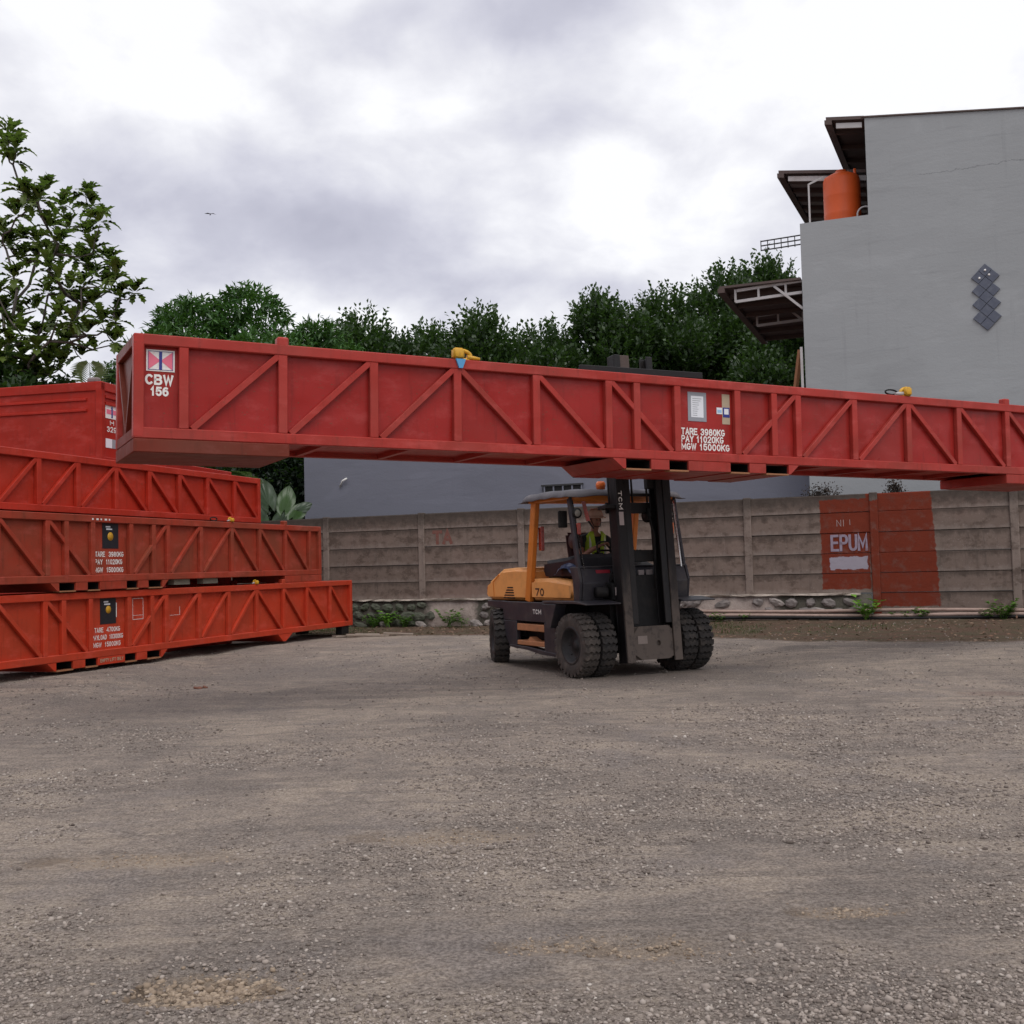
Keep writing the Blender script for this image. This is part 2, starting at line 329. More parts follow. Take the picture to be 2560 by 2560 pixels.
L_DARK = leafmat('dark_shrub_leaf', (.008, .016, .010), (.014, .028, .014), (.03, .05, .03))
L_TARO = leafmat('taro_leaf', (.020, .050, .012), (.035, .085, .018), (.05, .10, .02), .35, .2)
L_TAROY = leafmat('yellow_taro_leaf', (.14, .14, .02), (.18, .19, .03), (.2, .2, .04), .4, .2)
L_TAROP = leafmat('pale_taro_leaf', (.045, .07, .04), (.06, .09, .055), (.06, .09, .05), .35, .1)
L_WEED = leafmat('weed_leaf', (.05, .11, .02), (.09, .19, .03), (.14, .28, .04), .5, .3)
L_WEEDB = leafmat('bright_weed_leaf', (.12, .28, .03), (.16, .36, .04), (.22, .42, .06), .5, .3)
L_GRASS = leafmat('grass_blade', (.035, .065, .014), (.055, .09, .02), (.09, .09, .03), .6, .2)
L_DRY = leafmat('dry_litter_leaf', (.12, .055, .032), (.17, .09, .055), (.30, .22, .15), .8, .05)
BARK = mat('grey_bark', (.10, .085, .075), .9, .25, 9, .4)

# ---------------------------------------------------------------- fence line frame and the ground
W0 = Vector((-4.342, 26.377, 0)); WY = -.3798
WM = Matrix.Translation(W0) @ Matrix.Rotation(WY, 4, 'Z')
CW, SW = math.cos(WY), math.sin(WY)
def s3(x, a, b):
    t = np.clip((x-a)/(b-a), 0, 1); return t*t*(3-2*t)
def vnoise(x, y, sc, seed):      # smooth value noise on arrays
    r = np.random.default_rng(seed).random((256, 256)); X = x*sc+1000; Y = y*sc+1000
    xi = np.floor(X).astype(int); yi = np.floor(Y).astype(int); fx = X-xi; fy = Y-yi
    fx = fx*fx*(3-2*fx); fy = fy*fy*(3-2*fy)
    g = lambda a, b: r[a % 256, b % 256]
    return (g(xi, yi)*(1-fx)+g(xi+1, yi)*fx)*(1-fy)+(g(xi, yi+1)*(1-fx)+g(xi+1, yi+1)*fx)*fy-.5
PITS = [(-1.09, 3.93, .27, .17, .030), (.50, 4.22, .26, .14, .022), (-.40, 6.08, .55, .22, .018), (.14, 4.30, .30, .12, .018), (-1.95, 5.75, .6, .2, .014), (1.3, 4.6, .25, .1, .012)]
TRUCKO = (1.62, 14.68)
def ground_z(x, y):
    x = np.asarray(x, float); y = np.asarray(y, float)
    s = CW*(x-W0.x)+SW*(y-W0.y); o = -SW*(x-W0.x)+CW*(y-W0.y)
    base = .10*s3(o, -9.5, -5.5)*(1-.0*s)
    base = np.maximum(base, .10*s3(x, -4.6, -5.4)*s3(y, 11.5, 13.0))
    flat = s3(x, .2, -.6)+s3(x, 3.2, 4.2)+s3(y, 17.2, 17.8); base = base*np.clip(flat, 0, 1)
    rise = (.02+.10*s3(s, 5, 11))*s3(o, -3.4, -.2)
    z = base+rise*(o < 1.5)+np.where(o >= 1.5, 0, 0)
    far = s3(np.hypot(x, y), 60, 200)
    quiet = 1-np.clip(s3(np.hypot(x-1.6, y-15.4), 2.2, 1.4), 0, 1)
    z = z+(vnoise(x, y, .35, 1)*.045+vnoise(x, y, 1.1, 2)*.022+vnoise(x, y, 3.7, 3)*.010+vnoise(x, y, 11, 4)*.006)*quiet*(1-far)
    for px, py, rx, ry, d in PITS:
        q = ((x-px)/rx)**2+((y-py)/ry)**2
        z = z-d*np.exp(-q*1.2)+d*.5*vnoise(x, y*1.6, 16, 9)*np.exp(-q*.6)*1.6+d*.35*np.exp(-((np.sqrt(q)-1.35)/.3)**2)
    return z
def gz(x, y): return float(ground_z(x, y))
xs = np.concatenate([-np.geomspace(7, 900, 40)[::-1], np.linspace(-6.9, 6.9, 231), np.geomspace(7, 900, 40)])
ys = np.concatenate([-np.geomspace(1, 900, 26)[::-1], np.linspace(-.5, 3, 8), np.linspace(3.15, 8, 122), np.linspace(8.1, 30, 146), np.geomspace(30.5, 1500, 40)])
X, Y = np.meshgrid(xs, ys); Z = ground_z(X, Y); nx_, ny_ = len(xs), len(ys)
idx = np.arange(nx_*ny_).reshape(ny_, nx_)
F4 = np.stack([idx[:-1, :-1], idx[:-1, 1:], idx[1:, 1:], idx[1:, :-1]], -1).reshape(-1, 4)

def ground_mat():
    m, nt, bs = newmat('gravel_yard')
    pos = nd(nt, 'NewGeometry').outputs['Position']
    o = mth(nt, 'ADD', vth(nt, 'DOT_PRODUCT', pos, (-SW, CW, 0)), float(SW*W0.x-CW*W0.y))
    s = mth(nt, 'ADD', vth(nt, 'DOT_PRODUCT', pos, (CW, SW, 0)), float(-CW*W0.x-SW*W0.y))
    a = noi(nt, pos, .55, 6, .6, .3); b = noi(nt, vth(nt, 'ADD', pos, (9, 4, 0)), 1.7, 6, .6, .4)
    fine = noi(nt, pos, 60, 6, .8); mid = noi(nt, pos, 22, 5, .7)
    v = mth(nt, 'ADD', mth(nt, 'MULTIPLY', a, .38), mth(nt, 'ADD', mth(nt, 'MULTIPLY', b, .34), mth(nt, 'MULTIPLY', noi(nt, vth(nt, 'MULTIPLY', pos, (1, 1.7, 1)), 6., 6, .65, .3), .28)))
    c = ramp(nt, v, [(.41, (.175, .143, .124)), (.46, (.275, .225, .190)), (.505, (.40, .322, .262)), (.56, (.58, .465, .36))])
    trk = noi(nt, vth(nt, 'MULTIPLY', vth(nt, 'ADD', pos, (0, 7, 0)), (.28, 3.4, 1)), 1.1, 5, .6, .9)
    c = mixc(nt, mth(nt, 'MULTIPLY', sstep(nt, trk, .53, .60), .50), c, (.135, .108, .092))
    c = mixc(nt, mth(nt, 'MULTIPLY', sstep(nt, trk, .42, .36), .40), c, (.44, .355, .285))
    c = mixc(nt, mth(nt, 'MULTIPLY', sstep(nt, noi(nt, vth(nt, 'ADD', pos, (3, 31, 0)), .9, 6, .62), .54, .66), .45), c, (.24, .215, .222))
    # oil and mud stains and other dark patches with their own places
    def st(c, px, py, rx, ry, col, k, w=.35):
        d = vth(nt, 'LENGTH', vth(nt, 'MULTIPLY', vth(nt, 'ADD', pos, (-px, -py, 0)), (1/rx, 1/ry, 0)))
        d = mth(nt, 'ADD', d, mth(nt, 'MULTIPLY', mth(nt, 'SUBTRACT', noi(nt, pos, 5., 7, .75, .5), .5), 2.4))
        return mixc(nt, mth(nt, 'MULTIPLY', sstep(nt, d, 1.1, 1-w), k), c, col)
    c = st(c, 6.0, 17.0, 1.9, .75, (.060, .045, .042), .8, .8)
    c = st(c, 4.3, 16.9, .5, .35, (.06, .05, .042), .7)
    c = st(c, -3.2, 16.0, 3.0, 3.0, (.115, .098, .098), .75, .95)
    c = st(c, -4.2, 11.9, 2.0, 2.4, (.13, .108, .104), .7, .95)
    c = st(c, 1.6, 14.2, 2.6, 2.0, (.12, .098, .088), .55, .9)  # darker ground around the forklift front
    c = st(c, 6.2, 13.5, 1.5, 1.2, (.14, .11, .095), .5, .9)
    c = st(c, 5.4, 9.8, .9, .5, (.09, .07, .058), .6, .7)
    c = st(c, 4.9, 11.6, .4, .22, (.20, .08, .05), .5)
    c = mixc(nt, mth(nt, 'MULTIPLY', sstep(nt, mid, .42, .60), .5), c, mixc(nt, .5, c, (.56, .48, .42)))
    c = mixc(nt, mth(nt, 'MULTIPLY', sstep(nt, noi(nt, pos, 9, 6, .75), .56, .66), .45), c, mixc(nt, .75, c, (.09, .07, .058)))
    c = mixc(nt, mth(nt, 'MULTIPLY', sstep(nt, fine, .34, .66), .85), mixc(nt, .75, c, (.07, .055, .045)), mixc(nt, .35, c, (.60, .53, .47)))
    # soil verge by the wall
    edge = mth(nt, 'ADD', mth(nt, 'MULTIPLY', sstep(nt, s, 8.5, 11.5), 1.5), 3.0)
    vn = mth(nt, 'MULTIPLY', mth(nt, 'SUBTRACT', noi(nt, pos, 1.6, 6, .65), .5), 1.5)
    vf = sstep(nt, mth(nt, 'ADD', mth(nt, 'ADD', o, edge), vn), -.15, .45)
    soil = mixc(nt, sstep(nt, noi(nt, pos, 2.4, 6, .7), .4, .62), (.150, .080, .050), (.105, .085, .042))
    soil = mixc(nt, mth(nt, 'MULTIPLY', sstep(nt, noi(nt, pos, 14, 5, .7), .55, .7), .5), soil, (.28, .20, .14))
    soil = mixc(nt, mth(nt, 'MULTIPLY', sstep(nt, fine, .4, .62), .6), mixc(nt, .6, soil, (.03, .022, .016)), soil)
    c = mixc(nt, mth(nt, 'MULTIPLY', vf, .93), c, soil)
    crease = noi(nt, vth(nt, 'MULTIPLY', pos, (1, 2.6, 1)), 8, 7, .7, 1.2)
    sand = mixc(nt, sstep(nt, crease, .56, .66), mixc(nt, noi(nt, pos, 40, 4, .7), (.33, .255, .185), (.46, .36, .27)), (.16, .115, .08))
    for px, py, rx, ry, d in PITS:
        c = st(c, px, py, rx*1.1, ry*1.1, sand, .8 if d > .025 else .45, .45 if d > .025 else .8)
        c = st(c, px-rx*.8, py+ry*.1, rx*.25, ry*.6, (.11, .072, .042), .75 if d > .025 else .3, .6)
    nt.links.new(c, bs.inputs['Base Color']); bs.inputs['Roughness'].default_value = .93; bs.inputs['Specular IOR Level'].default_value = .25
    vo = nd(nt, 'TexVoronoi', {'Vector': pos, 'Scale': 55.}); vo.feature = 'F1'
    h = bump(nt, bs, vo.outputs['Distance'], .55, -.012)
    h = bump(nt, bs, noi(nt, pos, 28, 6, .7), .8, .03, prev=h)
    h = bump(nt, bs, noi(nt, vth(nt, 'MULTIPLY', pos, (1, 2.2, 1)), 5, 5, .6), .6, .06, prev=h)
    pm_ = 0.
    for px, py, rx, ry, d in PITS:
        dd = vth(nt, 'LENGTH', vth(nt, 'MULTIPLY', vth(nt, 'ADD', pos, (-px, -py, 0)), (1/rx, 1/ry, 0))); k = sstep(nt, dd, 1.25, .6); k = mth(nt, 'MULTIPLY', k, 1. if d > .025 else .22); pm_ = k if isinstance(pm_, float) else mth(nt, 'MAXIMUM', pm_, k)
    rp = noi(nt, vth(nt, 'MULTIPLY', pos, (1, 2.6, 1)), 8, 7, .65, 1.2)
    h = bump(nt, bs, mth(nt, 'MULTIPLY', rp, pm_), 1., .06, prev=h)
    bump(nt, bs, fine, .8, .012, prev=h)
    return m
GROUND = ground_mat()
g = np_mesh('ground', np.stack([X, Y, Z], -1).reshape(-1, 3), F4, GROUND, smooth=True); tag(g, kind='structure')

# gravel stones lying loose on the yard: one mesh of stones, densest near the viewer
def stone_mat(name, stops):
    m, nt, bs = newmat(name)
    ri = nd(nt, 'NewGeometry').outputs['Random Per Island']
    nt.links.new(ramp(nt, ri, stops), bs.inputs['Base Color']); bs.inputs['Roughness'].default_value = .9
    return m
GRAVM = stone_mat('gravel_stone', [(0, (.12, .095, .08)), (.30, (.20, .165, .142)), (.75, (.30, .25, .215)), (.97, (.36, .31, .27)), (1, (.50, .45, .40))])
def ico_pts():
    bm = bmesh.new(); bmesh.ops.create_icosphere(bm, subdivisions=1, radius=1)
    v = np.array([p.co[:] for p in bm.verts]); f = np.array([[q.index for q in p.verts] for p in bm.faces]); bm.free(); return v, f
IV, IF = ico_pts()
def rotmats(n, g_):
    q = g_.normal(size=(n, 4)); q /= np.linalg.norm(q, axis=1)[:, None]; w, x, y, z = q.T
    return np.stack([1-2*(y*y+z*z), 2*(x*y-z*w), 2*(x*z+y*w), 2*(x*y+z*w), 1-2*(x*x+z*z), 2*(y*z-x*w), 2*(x*z-y*w), 2*(y*z+x*w), 1-2*(x*x+y*y)], 1).reshape(n, 3, 3)
def scatter_stones(name, px, py, r, mt, seed, sink=.25, parent=None):
    g_ = np.random.default_rng(seed); n = len(px)
    V = IV[None]*(1+g_.uniform(-.28, .28, (n, 12, 1)))*g_.uniform(.5, 1.25, (n, 1, 3))
    V = np.einsum('nij,nkj->nki', rotmats(n, g_), V)*r[:, None, None]; V[:, :, 2] *= .7
    zc = ground_z(px, py)+r*(.5-sink)
    V += np.stack([px, py, zc], 1)[:, None]
    Fc = (IF[None]+(np.arange(n)*12)[:, None, None]).reshape(-1, 3)
    return np_mesh(name, V.reshape(-1, 3), Fc, mt, parent)
def yard_pts(n, y0, y1, pw, g_, half=.50, mask=True):
    u = g_.random(n*3); y = y0*(y1/y0)**(u**pw); x = (g_.random(n*3)*2-1)*(y*half+.3)
    k = vnoise(x, y, .9, 21)+vnoise(x, y, 2.7, 22)*.6
    keep = (k+g_.uniform(-.30, .42, len(k)) > .08) if mask else np.ones(len(k), bool)
    for px, py, rx, ry, d in PITS: keep &= (((x-px)/rx)**2+((y-py)/ry)**2 > .9) | (g_.random(len(k)) < .18)
    x, y = x[keep][:n], y[keep][:n]; return x, y
x, y = yard_pts(62000, 3.3, 11, 1.0, rng); r = .0032+.0085*rng.random(len(x))**2.4*(y/4)**.3
x2, y2 = yard_pts(1500, 3.3, 18, .9, rng); r = np.concatenate([r, .010+.010*rng.random(len(x2))**2]); x = np.concatenate([x, x2]); y = np.concatenate([y, y2])
# loose chippings in the far yard
x3, y3 = yard_pts(5000, 9, 21, .8, rng); r = np.concatenate([r, .007+.012*rng.random(len(x3))**2]); x = np.concatenate([x, x3]); y = np.concatenate([y, y3])
tag(scatter_stones('gravel', x, y, r, GRAVM, 5), 'loose grey and tan gravel stones scattered over the yard', 'gravel', kind='stuff')

CLOD = stone_mat('sandy_clod', [(0, (.12, .085, .058)), (.4, (.24, .18, .128)), (1, (.36, .28, .205))])
cx_, cy_, cr_ = [], [], []
for i, (px, py, rx, ry, d) in enumerate(PITS):
    n_ = 1500 if i == 0 else 260
    u = rng.normal(0, .42, (n_, 2)); cx_.append(px+u[:, 0]*rx); cy_.append(py+u[:, 1]*ry); cr_.append(.0035+.013*rng.random(n_)**3*(1. if i == 0 else .6))
tag(scatter_stones('sand_clods', np.concatenate(cx_), np.concatenate(cy_), np.concatenate(cr_), CLOD, 15, sink=.5), 'crumbly tan clods of dried sand in the churned patches of the yard', 'clods', kind='stuff')

# ---------------------------------------------------------------- precast concrete fence
def fence_mat(name, base, paint=True, post=False):
    m, nt, bs = newmat(name)
    t2 = nd(nt, 'TexCoord').outputs['Object']; t = nd(nt, 'TexCoord'); t.object = FENCE; p = t.outputs['Object']; xyz = nd(nt, 'SeparateXYZ', {0: p}); s, z = xyz.outputs[0], xyz.outputs[2]
    oi = nd(nt, 'ObjectInfo').outputs['Random']
    c = mixc(nt, noi(nt, p, 1.3, 6, .6), [v*.72 for v in base], [v*1.22 for v in base])
    c = mixc(nt, mth(nt, 'MULTIPLY', oi, .35), c, [v*.78 for v in base])
    sm = noi(nt, vth(nt, 'MULTIPLY', p, (5, 1, .8)), 1.3, 7, .7)
    c = mixc(nt, mth(nt, 'MULTIPLY', sstep(nt, sm, .50, .74), .6), c, (.075, .060, .052))
    c = mixc(nt, mth(nt, 'MULTIPLY', sstep(nt, noi(nt, vth(nt, 'MULTIPLY', p, (1, 1, 1.6)), 2.6, 8, .72), .48, .62), .68), c, (.085, .060, .048))
    c = mixc(nt, mth(nt, 'MULTIPLY', sstep(nt, noi(nt, p, 30, 4, .7), .58, .70), .35), c, (.36, .30, .27))
    pk = noi(nt, p, .5, 5, .5)
    c = mixc(nt, mth(nt, 'MULTIPLY', sstep(nt, pk, .5, .7), .35), c, (.27, .175, .15))
    topd = mth(nt, 'MULTIPLY', sstep(nt, mth(nt, 'ADD', z, mth(nt, 'MULTIPLY', noi(nt, p, 6, 5, .7), .5)), 2.45, 2.85), .75)
    c = mixc(nt, topd, c, (.05, .042, .036))
    lz = nd(nt, 'SeparateXYZ', {0: t2}).outputs[2]
    if not post:
        ed = mth(nt, 'ADD', lz, mth(nt, 'MULTIPLY', mth(nt, 'SUBTRACT', noi(nt, vth(nt, 'MULTIPLY', p, (2.5, 1, 1)), 2.2, 6, .7), .5), .35))
        c = mixc(nt, mth(nt, 'MULTIPLY', sstep(nt, ed, .24, .38), .65), c, (.055, .043, .036))
        c = mixc(nt, mth(nt, 'MULTIPLY', sstep(nt, ed, .10, .0), .35), c, (.33, .28, .25))
    if paint:
        e = mth(nt, 'MULTIPLY', mth(nt, 'SUBTRACT', noi(nt, p, 9, 4, .6), .5), .10)
        se = mth(nt, 'ADD', s, e); ze = mth(nt, 'ADD', z, e)
        def win(x, a, b, w=.012): return mth(nt, 'MULTIPLY', sstep(nt, x, a-w, a+w), sstep(nt, x, b+w, b-w))
        A = mth(nt, 'MULTIPLY', win(se, 11.22, 12.13), win(ze, .80, 2.56))
        slope = mth(nt, 'ADD', se, mth(nt, 'MULTIPLY', ze, .045))
        B_ = mth(nt, 'MULTIPLY', win(slope, 12.2, 13.40), win(ze, .46, 2.72))
        if post: A = mth(nt, 'MULTIPLY', win(s, 12.0, 12.5), win(ze, -.2, 2.52)); B_ = 0.
        f = mth(nt, 'MAXIMUM', A, B_)
        rd = mixc(nt, noi(nt, p, 2.5, 5, .6), (.145, .024, .012), (.20, .036, .017))
        c = mixc(nt, mth(nt, 'MULTIPLY', f, mth(nt, 'ADD', .72, mth(nt, 'MULTIPLY', sstep(nt, noi(nt, p, 5, 7, .7), .34, .52), .26))), c, rd)
        w = mth(nt, 'MULTIPLY', win(se, 11.385, 12.09, .008), win(ze, 1.19, 1.43, .008))
        if not post: c = mixc(nt, mth(nt, 'MULTIPLY', w, .9), c, (.36, .34, .40))
    nt.links.new(c, bs.inputs['Base Color']); bs.inputs['Roughness'].default_value = .9; bs.inputs['Specular IOR Level'].default_value = .2
    h = bump(nt, bs, noi(nt, p, 7, 5, .6), .35, .03); bump(nt, bs, noi(nt, p, 60, 4, .7), .45, .006, prev=h)
    return m
FENCE = empty('concrete_fence', M=WM)
tag(FENCE, 'long grey precast concrete panel wall with a painted red patch on a rubble stone base', 'wall')
CONC = fence_mat('weathered_concrete', (.205, .155, .130)); CONCP = fence_mat('post_concrete', (.25, .198, .170), post=True)
POST_S = [-7.3, -4.88, -2.44, -.015, 2.469, 4.884, 7.319, 9.794, 12.231, 14.716, 17.17, 19.6]
pm = MB().box(-.075, .075, -.06, .07, -.2, 2.67).mesh('post', .012)
for s in POST_S: link('post', pm, CONCP, FENCE, (s, 0, 0), (0, 0, random.uniform(-.02, .02)))
ROWS = [.735, 1.118, 1.505, 1.905, 2.305, 2.652]; ROWR = [-.05, .33, .735]
pan = {}
for i in range(len(POST_S)-1):
    L = POST_S[i+1]-POST_S[i]-.15
    rows = list(zip(ROWS[:-1], ROWS[1:]))
    if i >= 8: rows = list(zip(ROWR[:-1], ROWR[1:]))+rows
    for k, (a, b) in enumerate(rows):
        key = (round(L, 2), round(b-a, 2))
        if key not in pan: h_ = b-a; pan[key] = MB().prism([(-.022, 0), (-.022, h_-.018), (.0, h_-.014), (.0, h_-.001), (.030, h_-.001), (.030, 0)], -L/2, L/2).mesh('panel', .003)
        link('panel', pan[key], CONC, FENCE, ((POST_S[i]+POST_S[i+1])/2, random.uniform(-.006, .010), a), (random.uniform(-.012, .012), random.uniform(-.0015, .0015), 0))
# footing of rubble stones under a pale ledge
MORT, nt_, bs_ = newmat('rough_mortar')
t_ = nd(nt_, 'TexCoord'); t_.object = FENCE; p_ = t_.outputs['Object']; s_ = mth(nt_, 'ADD', nd(nt_, 'SeparateXYZ', {0: p_}).outputs[0], mth(nt_, 'MULTIPLY', noi(nt_, p_, 4, 5, .7), .5))
c_ = mixc(nt_, noi(nt_, p_, 5, 6, .7), (.040, .038, .028), (.13, .115, .092))
for a_, b_ in ((2.9, 4.05), (8.4, 10.6)):
    c_ = mixc(nt_, mth(nt_, 'MULTIPLY', sstep(nt_, s_, a_-.1, a_+.1), sstep(nt_, s_, b_+.1, b_-.1)), c_, mixc(nt_, noi(nt_, p_, 9, 5, .7), (.22, .175, .15), (.46, .38, .34)))
nt_.links.new(c_, bs_.inputs['Base Color']); bs_.inputs['Roughness'].default_value = .95; bump(nt_, bs_, noi(nt_, p_, 12, 6, .7), .9, .04)
LEDGE = mat('pale_ledge', (.40, .34, .29), .9, .2, 8, .4, dirt=(.16, .13, .11), dirt_amt=.6, dscale=5)
SM = [mat('rubble_stone', (.20, .175, .165), .9, .3, 6, .5, dirt=(.07, .065, .06), dirt_amt=.5, dscale=5),
      mat('mossy_rubble_stone', (.095, .10, .075), .95, .35, 6, .5, dirt=(.03, .055, .02), dirt_amt=.8, dscale=3),
      mat('pale_rubble_stone', (.30, .265, .245), .9, .25, 6, .5, dirt=(.12, .1, .09), dirt_amt=.5, dscale=5)]
bm = MB()
N = 120
for i in range(N+1):
    s = -7.4+i*(12.13+7.4)/N; j = random.uniform(-.025, .025)
    bm.v += [(s, -.10+j, -.2), (s, -.12+random.uniform(-.02, .02), .3), (s, -.10+j*.6, .70), (s, .15, .70)]
for i in range(N):
    for k in range(3): a = i*4+k; bm.f.append([a, a+4, a+5, a+1]); bm.m.append(0); bm.sm.append(True)
bm.build('footing', MORT, FENCE)
bm = MB()
for i in range(N):
    s = -7.4+i*(12.10+7.4)/N
    bm.v += [(s, -.155+random.uniform(-.02, .02), .695+random.uniform(-.012, .006)), (s, -.15+random.uniform(-.02, .02), .728+random.uniform(-.008, .006)), (s, .1, .733)]
for i in range(N-1):
    for k in range(2): a = i*3+k; bm.f.append([a, a+3, a+4, a+1]); bm.m.append(0); bm.sm.append(False)
bm.build('ledge', LEDGE, FENCE)
def rubble_mesh(w, h):
    n = 7; a0 = random.random()*6
    out = [(math.cos(a0+2*math.pi*k/n)*w/2*random.uniform(.70, 1.15), math.sin(a0+2*math.pi*k/n)*h/2*random.uniform(.78, 1.12)) for k in range(n)]
    m = MB(); vs = [(x, .03, z) for x, z in out]+[(x*.9, -.035, z*.9) for x, z in out]+[(x*.55, -.055+random.uniform(-.012, .012), z*.55) for x, z in out]+[(0, -.06, 0)]
    fs = [(k, (k+1) % n, n+(k+1) % n, n+k) for k in range(n)]+[(n+k, n+(k+1) % n, 2*n+(k+1) % n, 2*n+k) for k in range(n)]+[(2*n+k, 2*n+(k+1) % n, 3*n) for k in range(n)]
    m.add(vs, fs); return m.mesh('stone')
rub = [rubble_mesh(random.uniform(.26, .44), random.uniform(.19, .27)) for _ in range(12)]
for q, zrow in enumerate((.17, .36, .57)):
    s = -.6+q*.13
    while s < 11.95:
        bare = 2.75 < s < 3.75 or 8.6 < s < 9.9 and random.random() < .5
        if not bare:
            me = rub[random.randrange(12)]
            mm = SM[1] if s < 2.9 and random.random() < .9 else (SM[2] if random.random() < (.7 if s < 6 else .3) else SM[0])
            me2 = me.copy(); me2.materials.append(mm)
            o = link('stone', me2, None, FENCE, (s, -.105, zrow+random.uniform(-.03, .03)), (0, random.uniform(-.5, .5), 0)); o.scale = (random.uniform(.8, 1.15), 1.1, random.uniform(.75, 1.0))
        s += random.uniform(.26, .38)
LAV = mat('faded_lavender_paint', (.30, .25, .32), .9, .2, 30, .2, dirt=(.22, .06, .04), dirt_amt=.5, dscale=14)
REDW = mat('faded_red_lettering', (.19, .075, .058), .9, .2, 30, .2, dirt=(.16, .11, .09), dirt_amt=.7, dscale=14)
t = text('EPUM', 11.40, 12.10, 1.54, 1.87, -.026, LAV, FENCE, bold=-.01); t['label'] = 'blocky faded lavender letters painted on the red patch'
t = text('TA', 2.74, 3.24, 1.94, 2.26, -.026, REDW, FENCE, bold=.03); t['label'] = 'faded red letters painted on bare concrete'
text('NI', 11.53, 11.68, 2.03, 2.16, -.026, STICK, FENCE, bold=-.05); text('I', 11.74, 11.82, 2.05, 2.16, -.026, STICK, FENCE, bold=-.05)

# ---------------------------------------------------------------- buildings behind the fence
def plaster(name, base, dark, crack=True):
    m, nt, bs = newmat(name)
    t = nd(nt, 'TexCoord'); t.object = FENCE; p = t.outputs['Object']
    c = mixc(nt, noi(nt, p, .35, 5, .5), [v*.90 for v in base], [v*1.10 for v in base])
    tr = noi(nt, vth(nt, 'MULTIPLY', p, (.7, 1, 2.4)), .75, 9, .66, .5)
    c = mixc(nt, mth(nt, 'MULTIPLY', sstep(nt, tr, .52, .70), .28), c, [v*.70 for v in base])
    c = mixc(nt, mth(nt, 'MULTIPLY', sstep(nt, tr, .44, .34), .35), c, [v*1.22 for v in base])
    co = noi(nt, vth(nt, 'MULTIPLY', p, (1, 1, 14)), .55, 5, .6)
    c = mixc(nt, mth(nt, 'MULTIPLY', sstep(nt, co, .58, .74), .28), c, dark)
    st = noi(nt, vth(nt, 'MULTIPLY', p, (7, 1, .5)), .8, 6, .6)
    c = mixc(nt, mth(nt, 'MULTIPLY', sstep(nt, st, .58, .8), .25), c, dark)
    if crack:
        q_ = nd(nt, 'SeparateXYZ', {0: p}); ln = mth(nt, 'SUBTRACT', mth(nt, 'ADD', q_.outputs[2], mth(nt, 'MULTIPLY', noi(nt, p, 1.8, 8, .75), .34)), 9.42)
        ck = mth(nt, 'MULTIPLY', sstep(nt, mth(nt, 'ABSOLUTE', ln), .014, .002), sstep(nt, q_.outputs[0], 12.9, 13.6))
        c = mixc(nt, mth(nt, 'MULTIPLY', ck, .45), c, (.09, .09, .095))
        bl = noi(nt, vth(nt, 'ADD', p, (2, 0, 7)), .8, 4, .5); c = mixc(nt, mth(nt, 'MULTIPLY', sstep(nt, bl, .56, .60), .10), c, (.40, .42, .43))
    nt.links.new(c, bs.inputs['Base Color']); bs.inputs['Roughness'].default_value = .88; bs.inputs['Specular IOR Level'].default_value = .25
    h = bump(nt, bs, tr, .35, .03); bump(nt, bs, noi(nt, p, 18, 6, .7), .3, .012, prev=h)
    return m
PL1 = plaster('rough_grey_plaster', (.315, .328, .338), (.18, .185, .195)); PL2 = plaster('smooth_blue_grey_plaster', (.19, .195, .235), (.13, .13, .16), crack=False)
PLW = mat('white_plaster', (.5, .5, .52), .85, .12, 3, .2)
main = empty('grey_building', M=WM); tag(main, 'tall stepped rough grey plastered building on the right behind the concrete wall', 'building')
o1 = 1.5
b = MB(); b.box(10.86, 30, o1, o1+11, -.5, 8.56); b.build('wall', PL1, main)
b = MB(); b.prism([(12.26, 8.56), (30, 8.56), (30, 8.63), (12.26, 10.62)], o1+.002, o1+11, 'y'); b.build('upper_wall', PL1, main)
b = MB(); b.prism([(12.2, 10.63), (30, 8.635), (30, 8.665), (12.2, 10.66)], o1-.03, o1+11.1, 'y'); b.build('coping', ROOFM, main)
tm = MB().box(-.0, .174, -.02, .03, 0, .174).mesh('tile', .004)
# square tiles set on the diagonal: a column of linked diamonds
for i in range(9):
    zc = 7.11-i*.137
    for dx in ((0,) if i % 2 == 0 else (-.134, .134)):
        o = link('tile', tm, TILEM, main, (14.45+dx+.0005*i, o1-.012, zc-.123), (0, -math.pi/4, 0)); o.scale = (1.06, 1, 1.06)
for dx, dz in ((0, .04), (.07, -.06), (-.11, -.11)):
    MB().lathe([(0, -.03), (.022, -.03), (.022, .01)], (14.45+dx, o1-.02, 7.07+dz), 'y', 10).build('tile_spot', WHITE, main)
